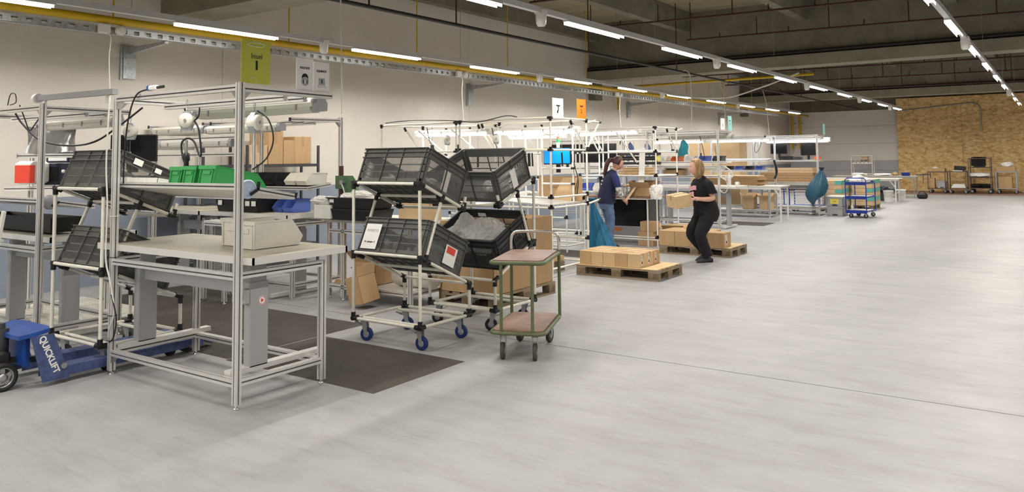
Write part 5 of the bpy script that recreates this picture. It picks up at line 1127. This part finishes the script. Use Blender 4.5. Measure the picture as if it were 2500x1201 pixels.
# ---------------------------------------------------------------- far end: carts, tables, buckets
t = thing('shelf_cart', 'blue three-deck cart with pale parts on top in the middle distance', 'cart', (-4.33,21.98,0), R(-3)); w_, l_ = .5, .9
for z in (.16,.52,.88):
    MB().bx(-w_/2,w_/2,-l_/2,l_/2,z,z+.02).build('deck','topw',t)
    MB().bx(-w_/2-.01,w_/2+.01,-l_/2-.012,-l_/2,z-.04,z+.04).bx(-w_/2-.01,w_/2+.01,l_/2,l_/2+.012,z-.02,z+.03).bx(-w_/2-.012,-w_/2,-l_/2,l_/2,z-.01,z+.03).bx(w_/2,w_/2+.012,-l_/2,l_/2,z-.01,z+.03).build('deck_rim','bluetub',t)
for y, h in ((-l_/2,1.02),(l_/2,.92)):
    pp = [(-w_/2,y,.16),(-w_/2,y,h-.05),(-w_/2+.05,y,h),(w_/2-.05,y,h),(w_/2,y,h-.05),(w_/2,y,.16)]
    MB().tube(pp, .014, 8).build('end_tube','bluetub',t)
for x in (-.18,.18):
    for y in (-.36,.36): caster(t, x, y, .055, 'rubber', .15, R(20), False)
for k, (x, y, s_, lb) in enumerate(((-4.42,21.8,(.13,.2,.06),'pale film parcel on the left of the blue cart'),(-4.22,22.1,(.13,.2,.07),'pale film parcel on the right of the blue cart'),(-4.38,22.05,(.14,.2,.11),'white folded sheet heap on top of the blue cart'))): film_bag(lb, (x,y,.90), s_, 61+k, 'paper', 'parcel', 'parcel')
t = thing('euro_bin_stack', 'x', 'x'); bpy.data.objects.remove(t)
def euro_bin(label, loc, d=(.4,.6,.25), m='lift', lab=False):
    t = thing('euro_bin', label, 'bin', loc, 0, 'grey euro bins'); w, l, h = d; q = .006
    MB().bx(-w/2,w/2,-l/2,-l/2+q,0,h).bx(-w/2,w/2,l/2-q,l/2,0,h).bx(-w/2,-w/2+q,-l/2,l/2,0,h).bx(w/2-q,w/2,-l/2,l/2,0,h).bx(-w/2,w/2,-l/2,l/2,0,q).build('bin_body',m,t)
    MB().bx(-w/2-.012,w/2+.012,-l/2-.012,-l/2,h-.04,h).bx(w/2,w/2+.012,-l/2,l/2,h-.04,h).build('rim',m,t); MB().bx(-.06,.06,-l/2-.008,-l/2,.02,.05).build('grip','black',t)
    if lab: MB().bx(-.11,.11,-l/2-.014,-l/2-.012,.07,.2).build('label','stickery',t); text('247',.06,(0,-l/2-.015,.13),xz,'ink',t)
    return t
euro_bin('bottom grey bin of the stack left of the blue cart', (-4.98,22.3,0)); euro_bin('upper grey bin with a yellow label left of the blue cart', (-4.98,22.3,.252), lab=True)
tag(MB().bx(-5.2,-4.76,21.98,22.62,.504,.52).build('lid_board','white'), 'white lid board on the grey bins', 'lid')
def strapped(label, loc, n, w=.55, l=1.2):
    t = thing('carton_stack', label, 'carton stack', loc, 0, 'strapped carton stacks')
    for x in (-w/2+.06,w/2-.06):
        for y in (-l/2+.1,0,l/2-.1): MB().bx(x-.05,x+.05,y-.06,y+.06,0,.1).build('block','woodx',t)
    MB().bx(-w/2,w/2,-l/2,l/2,.1,.125).build('deck','wood',t)
    for k in range(n):
        z = .126+k*.125
        MB().bx(-w/2,w/2,-l/2,l/2,z,z+.12).build('carton','card2',t)
        if k%2 == 1: MB().bx(w/2-.19,w/2+.001,-l/2-.002,l/2,z+.005,z+.115).build('printed_band','teal',t)
    return t
strapped('stack of long cartons with teal bands behind the blue cart', (-4.85,25.5,0), 6)
strapped('stack of long plain cartons behind the grey bins', (-5.5,24.6,0), 6)
def table(label, x0, x1, y0, y1, z, m='topw', legm='tubew', th=.03, name='folding_table'):
    t = thing(name, label, 'table', ((x0+x1)/2,(y0+y1)/2,0)); w, l = (x1-x0)/2, (y1-y0)/2
    MB().bx(-w,w,-l,l,z-th,z).build('tabletop',m,t)
    for x in (-w+.12,w-.12):
        for y in (-l+.08,l-.08): MB().cyl((x,y,0),(x,y,z-th),.016,8).build('leg',legm,t)
        MB().cyl((x,-l+.08,.3),(x,l-.08,.3),.012,6).build('stretcher',legm,t)
        MB().bar((x,-l+.08,z-.3),(x+(-.2 if x > 0 else .2),-l+.08,z-.04),.02,.02).build('brace',legm,t)
    MB().bx(-w+.05,w-.05,-l+.06,-l+.1,z-th-.05,z-th).build('apron',legm,t); return t
table('white folding table behind the blue cart', -6.9, -4.45, 28.7, 29.5, .80); table('long far table with parts in front of the strand board', -7.3, -4.35, 32.0, 32.9, .80, 'top', 'steel')
for i, (x, y, lb) in enumerate(((-4.85,29.1,'front white bucket under the folding table'),(-4.6,30.0,'rear white bucket beside the folding table'))):
    t = thing('bucket', lb, 'bucket', (x,y,0), 0, 'white buckets'); MB().lathe((0,0,0),[(.13,0),(.155,.34),(.165,.345),(.165,.38),(.15,.38),(.145,.34),(.12,.01)],24).build('bucket_body','white',t); MB().lathe((0,0,0),[(.168,.365),(.17,.385),(.1,.39)],24).build('lid','paper',t); MB().tube(wcurve([(.165,0,.36),(.12,-.13,.25),(0,-.18,.2),(-.12,-.13,.25),(-.165,0,.36)],4),.004,5).build('handle','steel',t)
for i, (x, y, s_, lb) in enumerate(((-6.4,32.4,(.25,.15,.06),'white cloth heap at the left of the far table'),(-5.6,32.4,(.3,.15,.05),'white cloth heap in the middle of the far table'),(-5.15,32.5,(.08,.08,.07),'small brown parcel on the far table'))): film_bag(lb, (x,y,.80), s_, 71+i, 'paper' if i < 2 else 'card', 'cloth_heap' if i < 2 else 'parcel', 'cloth' if i < 2 else 'parcel')
open_bin('blue bin on the far table by the strand board', (-4.75,32.1,.8015), .26,.3,.13,'bluetub',0,None)
t = thing('clamp_stand', 'dark clamp arm at the end of the far table', 'clamp', (-4.3,32.4,.80)); MB().bar((-.15,0,.03),(.35,0,.05),.05,.04).build('arm','dark',t); MB().bar((.1,0,.02),(.1,0,-.3),.02,.02).build('screw','dark',t)
t = thing('tool_bag', 'black tool bag on the red floor', 'bag', (-4.15,31.6,0)); MB().bbox((0,0,.1),(.34,.2,.2),.05).build('bag_body','black',t); MB().tube(wcurve([(-.1,0,.2),(-.05,0,.27),(.05,0,.27),(.1,0,.2)],4),.012,6).build('handle','black',t)
film_bag('dark bag on the lower part of the folding table', (-5.2,29.9,.28), (.35,.15,.13), 77, 'navybox', 'dark_bag'); tag(MB().bx(-5.6,-4.9,29.75,30.05,0,.28).build('low_box','dark'), 'dark low box behind the front bucket', 'box')
# small parts trolley by the grey wainscot
t = thing('parts_trolley', 'pale wire trolley with parts by the far grey wall', 'trolley', (-7.1,36.8,0), 0)
for x in (-.42,.42):
    for y in (-.22,.22): MB().cyl((x,y,.1),(x,y,1.55),.018,8).build('upright','cream',t)
for z in (.2,.75,1.2): MB().bx(-.42,.42,-.22,.22,z,z+.03).build('shelf','cream',t)
MB().tube([(-.42,-.22,1.55),(.42,-.22,1.55)],.018,8).build('top_bar','cream',t)
for x in (-.36,.36): caster(t, x, -.2, .05, 'rubber', .12, 0, False)
for i in range(5): open_bin(['leftmost pale box on the far wire trolley','second pale box on the far wire trolley','middle pale box on the far wire trolley','fourth pale box on the far wire trolley','rightmost pale box on the far wire trolley'][i], (-7.42+i*.16,36.95,1.2315), .14,.3,.14,'cream',R(180),'boxes on the far wire trolley')
carton('cardboard box on top of the far wire trolley', (-7.0,36.8,1.2315+.145), (.26,.2,.14), 0, 'card2', None)
# carts along the strand board
def board_cart(label, x, y, w, d, h, decks, m='rust', wheel=.06):
    t = thing('utility_cart', label, 'cart', (x,y,0), 0, 'carts along the strand board')
    for sx in (-w/2,w/2):
        for sy in (-d/2,d/2): MB().bar((sx,sy,.14),(sx,sy,h),.03,.03).build('upright',m,t); caster(t, sx*.85, sy*.8, wheel, 'rubber', .145, .2, False)
    for z in decks: MB().bx(-w/2,w/2,-d/2,d/2,z,z+.03).build('deck',m,t)
    return t
M['cartred'] = mat('worn_dark_steel',(.12,.085,.08),.55,.3)
board_cart('leftmost cart along the strand board with a shallow carton', -4.2, 36.5, .62, .8, .86, (.17,.84), 'cartred')
board_cart('second cart along the strand board with a tilted black box', -3.45, 36.2, .62, .8, .92, (.2,.86), 'cartred')
board_cart('tall cart along the strand board with a monitor', -2.68, 36.5, .74, .8, 1.42, (.2,.62,1.02,1.38), 'cartred', .09)
board_cart('rightmost cart along the strand board with a big carton', -1.80, 36.7, .68, .8, .9, (.2,.84), 'hub')
open_carton('shallow carton on the leftmost far cart', (-4.2,36.5,.8715), (.6,.6,.14), 0, 'card', (None,None,None,None)); film_bag('white bag on the leftmost far cart', (-4.25,36.5,.90), (.14,.12,.09), 81, 'paper')
euro_bin('grey bin on the lower deck of the leftmost far cart', (-4.02,36.3,.2015), (.3,.4,.3)); carton('narrow carton on the lower deck of the leftmost far cart', (-4.38,36.4,.2015), (.2,.4,.4), 0, 'card', None)
t = thing('instrument_case', 'black box tilted on the second far cart', 'case', (-3.35,36.2,.8915)); MB().bbox((0,0,.12),(.4,.3,.16),.01,Matrix.Rotation(.1,3,'Y')).build('case_body','black',t); MB().bx(-.25,.1,-.2,.2,0,.03).build('tray','paper',t)
t = thing('paper_stack', 'flat white parcels on the lower deck of the second far cart', 'paper stack', (-3.45,36.2,.2315)); 
for k in range(3): MB().bx(-.22+.03*k,.28-.02*k,-.25,.25,.05*k,.05*k+.045).build('parcel','paper',t)
monitor('black monitor on the tall far cart', (-2.72,36.4,1.24), .52, .28, 0, stand=False)
tag(MB().bx(-2.9,-2.5,36.42,36.55,1.051,1.1).build('monitor_base','black'), 'black base under the monitor on the tall far cart', 'base')  # plain black block serving as the monitor's base
film_bag('heap of white film on the tall far cart', (-2.68,36.4,.6515), (.34,.3,.1), 91, 'paper'); film_bag('heap of dark parts on the tall far cart', (-2.68,36.4,.2315), (.33,.3,.1), 92, 'black','parts_heap','parts')
film_bag('small dark things on top of the tall far cart', (-2.7,36.4,1.4115), (.25,.2,.03), 93, 'rust','parts_heap','parts')
carton('shallow carton on the rightmost far cart', (-1.8,36.7,.8715), (.62,.6,.2), 0, 'card', None); film_bag('white bag on the rightmost far cart', (-1.78,36.6,1.073), (.2,.15,.1), 94, 'paper')
carton('tall carton on the lower deck of the rightmost far cart', (-1.85,36.7,.2315), (.46,.5,.46), 0, 'card', None)
for i, (x, lb) in enumerate(((-3.1,'yellow timber leaning behind the second far cart'),(-2.22,'yellow timber leaning right of the tall far cart'),(-1.32,'yellow timber leaning right of the rightmost far cart'))):
    t = thing('pine_timber', lb, 'timber', (x,38.0,0)); MB().bar((0,0,0),(0,.12,.95),.08,.05).build('post','pine',t); MB().bar((-.4,.1,.05),(.4,.1,.05),.05,.06).build('cross_piece','pine',t)
# extra tube-frame and profile stations filling the left half of the islands (seen through the nearer ones)
rubber_mat('dark rubber mat in front of the packing station', -7.9, -6.1, 11.2, 12.0); rubber_mat('dark rubber mat beside the third island', -7.9, -5.7, 18.2, 19.1)
# ---------------------------------------------------------------- people
def skin(name, nodes, edges, m, parent, sub=2, root=0):
    """nodes: list of (x,y,z,r) or (x,y,z,rx,ry); grown with a skin modifier"""
    me = bpy.data.meshes.new(name); me.from_pydata([n[:3] for n in nodes], edges, []); me.materials.append(M[m])
    o = bpy.data.objects.new(name, me); COL.objects.link(o)
    sm = o.modifiers.new('skin', 'SKIN'); sm.use_smooth_shade = True
    for i, n in enumerate(nodes):
        v = me.skin_vertices[0].data[i]; v.radius = (n[3], n[4] if len(n) > 4 else n[3]); v.use_root = (i == root)
    ss = o.modifiers.new('sub', 'SUBSURF'); ss.levels = sub; ss.render_levels = sub
    o.parent = parent; return o
def ellip(name, c, r, m, parent, rot=None, fn=None, n=20):
    b = MB()
    def f(u, v):
        th, fi = v*2*math.pi, (u-.5)*math.pi; p = Vector((math.cos(fi)*math.cos(th)*r[0], math.cos(fi)*math.sin(th)*r[1], math.sin(fi)*r[2]))
        if fn: p = fn(p)
        return (rot @ p if rot else p)+Vector(c)
    b.grid(f, n, int(n*1.4)); return b.build(name, m, parent)
def head_shape(p):    # face towards +x
    q = p.copy()
    if p.z < 0: k = 1+p.z*2.3; q.y *= max(.55,k+.08); q.x *= .98 if p.x > 0 else max(.5,k)
    if p.x > .06 and abs(p.y) < .028 and -.045 < p.z < .02: q.x += .022*(1-abs(p.y)/.028)*min(1,(.02-p.z)/.04)     # nose
    if p.x > .06 and -.02 < p.z < .03 and .012 < abs(p.y) < .05: q.x -= .008                                        # eye sockets
    if p.x > .05 and -.078 < p.z < -.055 and abs(p.y) < .03: q.x += .007                                             # lips
    return q
def face_bits(t, c, rot, skinm):
    c = Vector(c)
    for s in (-1,1):
        ellip('eye', c+rot@Vector((.078,s*.031,.006)), (.010,.013,.008), 'paper', t, rot, n=8); ellip('iris', c+rot@Vector((.0865,s*.031,.005)), (.003,.006,.006), 'ink', t, rot, n=6)
        ellip('eyebrow', c+rot@Vector((.086,s*.032,.028)), (.005,.017,.004), 'hairb', t, rot, n=6)
        ellip('ear', c+rot@Vector((-.005,s*.077,-.005)), (.02,.009,.03), skinm, t, rot, n=8)
    ellip('mouth', c+rot@Vector((.086,0,-.062)), (.006,.022,.006), 'red' if 0 else 'lips', t, rot, n=8)
M['lips'] = mat('lips', (.42,.14,.12), .5)
def fingers(nodes, edges, wrist_i, W, d, up, side, curl=.5, L=.085):
    """palm + five fingers appended to a skin node list. d = forward, up = back-of-hand normal, side = towards thumb"""
    d, up, side = Vector(d).normalized(), Vector(up).normalized(), Vector(side).normalized(); W = Vector(W)
    p = W+d*.045; nodes.append((*p,.026,.018)); pi_ = len(nodes)-1; edges.append((wrist_i,pi_))
    for k, (o, l) in enumerate(((.03,.9),(.01,1.0),(-.01,.95),(-.03,.78))):
        b = p+d*.04+side*o; nodes.append((*b,.0095)); i0 = len(nodes)-1; edges.append((pi_,i0)); q = b
        dd = d.copy()
        for s in range(3):
            ang = curl*(s+.4)*.55; v = d*math.cos(ang)-up*math.sin(ang); q = q+v*(L*l*(.42,.32,.24)[s]); nodes.append((*q,(.0088,.008,.0068)[s])); edges.append((len(nodes)-2 if s else i0,len(nodes)-1))
    b = W+d*.02+side*.028; nodes.append((*b,.012)); i0 = len(nodes)-1; edges.append((wrist_i,i0))
    q = b+(d*.6+side*.7)*.035-up*.008; nodes.append((*q,.0105)); edges.append((i0,i0+1)); q = q+(d*.9+side*.2)*.032-up*.012*curl; nodes.append((*q,.009)); edges.append((i0+1,i0+2))
# woman in black carrying a carton; local frame: facing +x, rotated to face the photo's left
def loft(name, secs, m, parent, n=24, fold=.0, cap=True):
    """closed tube through elliptical sections (x,y,z,rx,ry[,tilt])"""
    b = MB(); out = []
    for i in range(len(secs)-1):
        for k in range(4):
            t_ = k/4; p0, p1, p2, p3 = (secs[max(i-1,0)], secs[i], secs[i+1], secs[min(i+2,len(secs)-1)])
            out.append([.5*(2*p1[j]+(p2[j]-p0[j])*t_+(2*p0[j]-5*p1[j]+4*p2[j]-p3[j])*t_*t_+(3*p1[j]-p0[j]-3*p2[j]+p3[j])*t_**3) for j in range(5)])
    out.append(list(secs[-1][:5])); vs = []
    for q, s_ in enumerate(out):
        dx = (out[min(q+1,len(out)-1)][0]-out[max(q-1,0)][0]); dz = (out[min(q+1,len(out)-1)][2]-out[max(q-1,0)][2]); L = math.hypot(dx,dz) or 1
        ux, uz = abs(dz)/L, -dx/L*(1 if dz > 0 else -1)
        for k in range(n):
            a = 2*math.pi*k/n; f = 1+fold*(math.sin(3*a+q*.9)+.6*math.sin(5*a-q*1.7))
            vs.append(Vector((s_[0]+s_[3]*math.cos(a)*f*ux, s_[1]+s_[4]*math.sin(a)*f, s_[2]+s_[3]*math.cos(a)*f*uz)))
    b.add(vs, [(i*n+j,i*n+(j+1)%n,(i+1)*n+(j+1)%n,(i+1)*n+j) for i in range(len(out)-1) for j in range(n)], True)
    if cap: b.add(vs, [tuple(range(n)), tuple(range((len(out)-1)*n,len(out)*n))], False)
    return b
def limb(b, pts, n=16, fold=.03, q0=0):
    """tapered limb through (x,y,z,r) points with soft cloth folds"""
    P = [Vector(p[:3]) for p in pts]; C = wcurve(P, 5); k = len(C); rs = []
    for i in range(k):
        u = i/(k-1)*(len(pts)-1); j = min(int(u),len(pts)-2); rs.append(pts[j][3]*(1-(u-j))+pts[j+1][3]*(u-j))
    rs = [r*(1+fold*math.sin(i*1.9+q0)) for i, r in enumerate(rs)]
    b.tube(C, 0, n, rs=rs); return b
def shoes(t, feet, m):
    for x, y, z, pr in feet:
        sec = [(-.09,.03,.06),(-.05,.038,.085),(.0,.04,.09),(.06,.047,.068),(.12,.047,.05),(.165,.035,.035),(.18,.012,.02)]; vs = []; b = MB()
        for (dx, w2, h2) in sec: vs += [Vector((dx, w2*math.cos(a), .5*h2+.5*h2*math.sin(a))) for a in [q*math.pi/6 for q in range(12)]]
        rr = Matrix.Rotation(pr,3,'Y'); b.add([rr@v+Vector((x,y,z)) for v in vs], [(k*12+j,k*12+(j+1)%12,k*12+12+(j+1)%12,k*12+12+j) for k in range(len(sec)-1) for j in range(12)]+[tuple(range(12)),tuple(range((len(sec)-1)*12,len(sec)*12))], True); b.build('shoe',m,t)
WB_RZ = 232; WB_P = Vector((-4.64,11.77,0))
def woman_black():
    t = thing('person', 'woman with blonde hair, black T-shirt and black trousers carrying a small carton', 'person', WB_P, R(WB_RZ))
    N = [(-.03,0,.84,.11,.12),(-.02,0,.98,.10,.11),(.0,0,1.10,.10,.11),(.0,0,1.19,.07,.08),(.01,0,1.255,.045,.045),(.03,0,1.325,.05,.05),(.05,0,1.37,.052,.05)]
    E = [(0,1),(1,2),(2,3),(3,4),(4,5),(5,6)]
    def add(n, frm): N.append(n); E.append((frm,len(N)-1)); return len(N)-1
    LEG = ((-1,(.13,-.10,.44),(-.10,-.10,.12)),(1,(.10,.11,.43),(.0,.12,.07)))
    for s, kn, an in LEG: a = add((-.02,s*.10,.76,.07),0); b = add((kn[0]-.01,kn[1],kn[2],.045),a); c = add((an[0],an[1],an[2],.035),b)
    for s in (-1,1):
        a = add((-.0,s*.17,1.17,.042),3); e = add((-.08,s*.235,.98,.046),a); m_ = add((.03,s*.225,.97,.042),e); w = add((.20,s*.165,.98,.028),m_)
        fingers(N, E, w, N[w][:3], (1,-s*.12,-.15), (0,s,.05), (0,0,1), .35, .078)
    body = skin('body', N, E, 'skin2', t)
    rot = Matrix.Rotation(R(6),3,'Y') @ Matrix.Rotation(R(-14),3,'Z'); hc = (.085,-.01,1.455)
    ellip('head', hc, (.097,.078,.12), 'skin2', body, rot, head_shape, 36); face_bits(body, hc, rot, 'skin2')
    def hair(p):
        q = p.copy(); a = math.atan2(p.y,p.x)
        if p.z < -.02: q.z = -.02+(p.z+.02)*1.75; q.x = min(q.x,.035); q.x -= .012; q.y *= 1.02+.05*math.sin(16*a)
        if p.x > .045 and p.z < .085: q.x = .045
        return q
    ellip('hair', Vector(hc)+rot@Vector((-.022,0,.022)), (.112,.098,.125), 'hairl', t, rot, hair, 40)
    loft('x', [(-.06,0,.80,.16,.205),(-.05,0,.90,.165,.20),(-.02,0,1.0,.155,.18),(.0,0,1.09,.165,.18),(.0,0,1.17,.15,.185),(-.01,0,1.225,.125,.175),(.0,0,1.262,.10,.145),(.01,0,1.29,.075,.09),(.018,0,1.305,.062,.068)], None, t, fold=.012).build('t_shirt','blackcloth',t)
    for s in (-1,1): limb(MB(), [(-.01,s*.13,1.225,.07),(-.02,s*.185,1.185,.075),(-.055,s*.225,1.08,.07),(-.06,s*.23,1.06,.069)], 16, .01).build('sleeve','blackcloth',t)
    b = loft('x', [(-.055,0,.90,.165,.19),(-.075,0,.82,.185,.21),(-.08,0,.73,.19,.215),(-.06,0,.66,.165,.20)], None, t, fold=.008)
    for s, kn, an in LEG:
        limb(b, [(-.055,s*.105,.74,.115),(.01,s*.108,.60,.112),(kn[0],kn[1],kn[2],.09),((kn[0]+an[0])/2+.01,an[1],.28,.082),(an[0]-.01,an[1],an[2]+.03,.085)], 18, .03, s)
    b.build('trousers','blackcloth',t)
    shoes(t, ((-.10,-.10,.03,.28),(.0,.12,.0,0)), 'shoe')
    pr = loft('x', [(.002,0,1.03,.165,.19),(.002,0,1.09,.172,.187),(.002,0,1.15,.165,.19)], None, t, 32)
    def arc(z0, z1, a0, a1): return MB().grid(lambda u, v: Vector((.008+.166*math.cos(a0+(a1-a0)*u)+.004, .19*math.sin(a0+(a1-a0)*u), z0+(z1-z0)*v+.008*math.sin(9*u))), 12, 3)
    arc(1.105,1.175,-.75,.6).build('shirt_print','pink',t); arc(1.01,1.08,-.65,.35).build('shirt_print','pink',t)
    MB().lathe((.185,.17,.98),[(.031,-.006),(.034,0),(.031,.006)],14,'x').build('bracelet','paper',t)
    return t
woman_black()
fw = Matrix.Rotation(R(WB_RZ),3,'Z')
cb = carton('carton held by the woman in black', WB_P+fw@Vector((.385,0,.86)), (.27,.30,.19), R(WB_RZ), 'card2', None)
cb.rotation_euler = (R(-4),R(8),R(WB_RZ))
WN_RZ = 46; WN_P = Vector((-6.82,12.82,0))
def woman_navy():
    t = thing('person', 'woman with auburn ponytail, navy vest and jeans bending over a carton', 'person', WN_P, R(WN_RZ))
    N = [(-.05,0,.90,.10,.11),(-.03,0,1.02,.09,.10),(.02,0,1.16,.09,.10),(.06,0,1.29,.08,.09),(.09,0,1.35,.05,.055),(.125,0,1.405,.045,.045),(.15,0,1.44,.047,.046)]
    E = [(0,1),(1,2),(2,3),(3,4),(4,5),(5,6)]
    def add(n, frm): N.append(n); E.append((frm,len(N)-1)); return len(N)-1
    for s in (-1,1): a = add((-.04,s*.09,.82,.06),0); b = add((-.0,s*.09,.46,.045),a); c = add((-.03,s*.09,.08,.034),b)
    a = add((.05,-.17,1.29,.045),3); e = add((.10,-.235,1.06,.04),a); w = add((.20,-.20,.85,.026),e); fingers(N, E, w, N[w][:3], (.7,.35,-.35), (.4,-.8,.4), (.3,.3,.9), .9, .08)
    a = add((.05,.17,1.29,.045),3); e = add((.20,.22,1.12,.04),a); w = add((.40,.12,1.10,.026),e); fingers(N, E, w, N[w][:3], (1,-.3,-.15), (.1,.3,1), (0,-1,.2), .5, .08)
    body = skin('body', N, E, 'skin', t)
    rot = Matrix.Rotation(R(-12),3,'Z') @ Matrix.Rotation(R(26),3,'Y'); hc = (.175,-.005,1.51)
    ellip('head', hc, (.097,.077,.12), 'skin', body, rot, head_shape, 36); face_bits(body, hc, rot, 'skin')
    def hair(p):
        q = p.copy()
        if p.x > .04 and p.z < .075: q.x = .04
        if p.z < -.05: q *= .8
        return q
    ellip('hair', Vector(hc)+rot@Vector((-.014,0,.016)), (.108,.09,.123), 'hairb', t, rot, hair, 30)
    MB().tube(wcurve([(.09,0,1.60),(.03,0,1.59),(-.02,0,1.53),(-.05,.01,1.43),(-.075,.01,1.33),(-.085,.01,1.26)],4), .03, 10, rs=[.022,.024,.026,.03,.036,.038,.04,.042,.042,.042,.041,.04,.038,.036,.034,.03,.027,.022,.016,.01,.005]).build('ponytail','hairb',t)
    loft('x', [(-.05,0,.80,.165,.20),(-.05,0,.90,.16,.19),(-.03,0,1.02,.15,.175),(.015,0,1.15,.155,.18),(.045,0,1.25,.14,.175),(.06,0,1.315,.105,.145),(.085,0,1.36,.07,.085),(.10,0,1.385,.058,.062)], None, t, fold=.014).build('vest','navy',t)
    limb(MB(), [(.05,-.14,1.31,.06),(.06,-.19,1.25,.068),(.085,-.225,1.12,.064),(.09,-.23,1.09,.062)], 16, .01).build('sleeve','navy2',t)
    limb(MB(), [(.05,.14,1.31,.06),(.09,.185,1.25,.066),(.16,.215,1.16,.06),(.18,.22,1.14,.058)], 16, .01).build('sleeve','navy2',t)
    M['armband'] = mat('black_white_pattern', (.7,.7,.68), .8, noise=1, nscale=22, col2=(.012,.012,.014))
    limb(MB(), [(.09,-.231,1.10,.051),(.10,-.235,1.04,.049),(.15,-.218,.95,.043),(.19,-.203,.875,.034)], 14, .02).build('arm_cuff','armband',t)
    limb(MB(), [(.17,.218,1.145,.05),(.21,.22,1.118,.05),(.30,.17,1.108,.042),(.37,.135,1.10,.034)], 14, .02).build('arm_cuff','armband',t)
    b = loft('x', [(-.05,0,.92,.13,.155),(-.06,0,.84,.14,.17),(-.055,0,.76,.135,.168),(-.045,0,.71,.12,.16)], None, t)
    for s in (-1,1): limb(b, [(-.045,s*.085,.77,.092),(-.02,s*.09,.62,.085),(.0,s*.09,.46,.066),(-.015,s*.09,.28,.062),(-.03,s*.09,.06,.056)], 16, .04, s)
    b.build('jeans','denim',t)
    shoes(t, ((-.03,-.09,0,0),(-.03,.09,0,0)), 'black')
    for z, w_ in ((1.27,.05),(1.20,.08),(1.14,.05)): MB().bx(-.152+.30*(z-1.14),-.146+.30*(z-1.14),-w_/2,w_/2,z-.012,z+.012).build('vest_print','paper',t)
    return t
woman_navy()
fw2 = Matrix.Rotation(R(WN_RZ),3,'Z')
a_, b_ = WN_P+fw2@Vector((.27,-.15,.84)), WN_P+fw2@Vector((.52,.0,1.09))
tag(MB().bar(a_, b_, .06, .004).build('carton_strip','card2'), 'folded carton piece held by the woman in navy', 'carton piece')
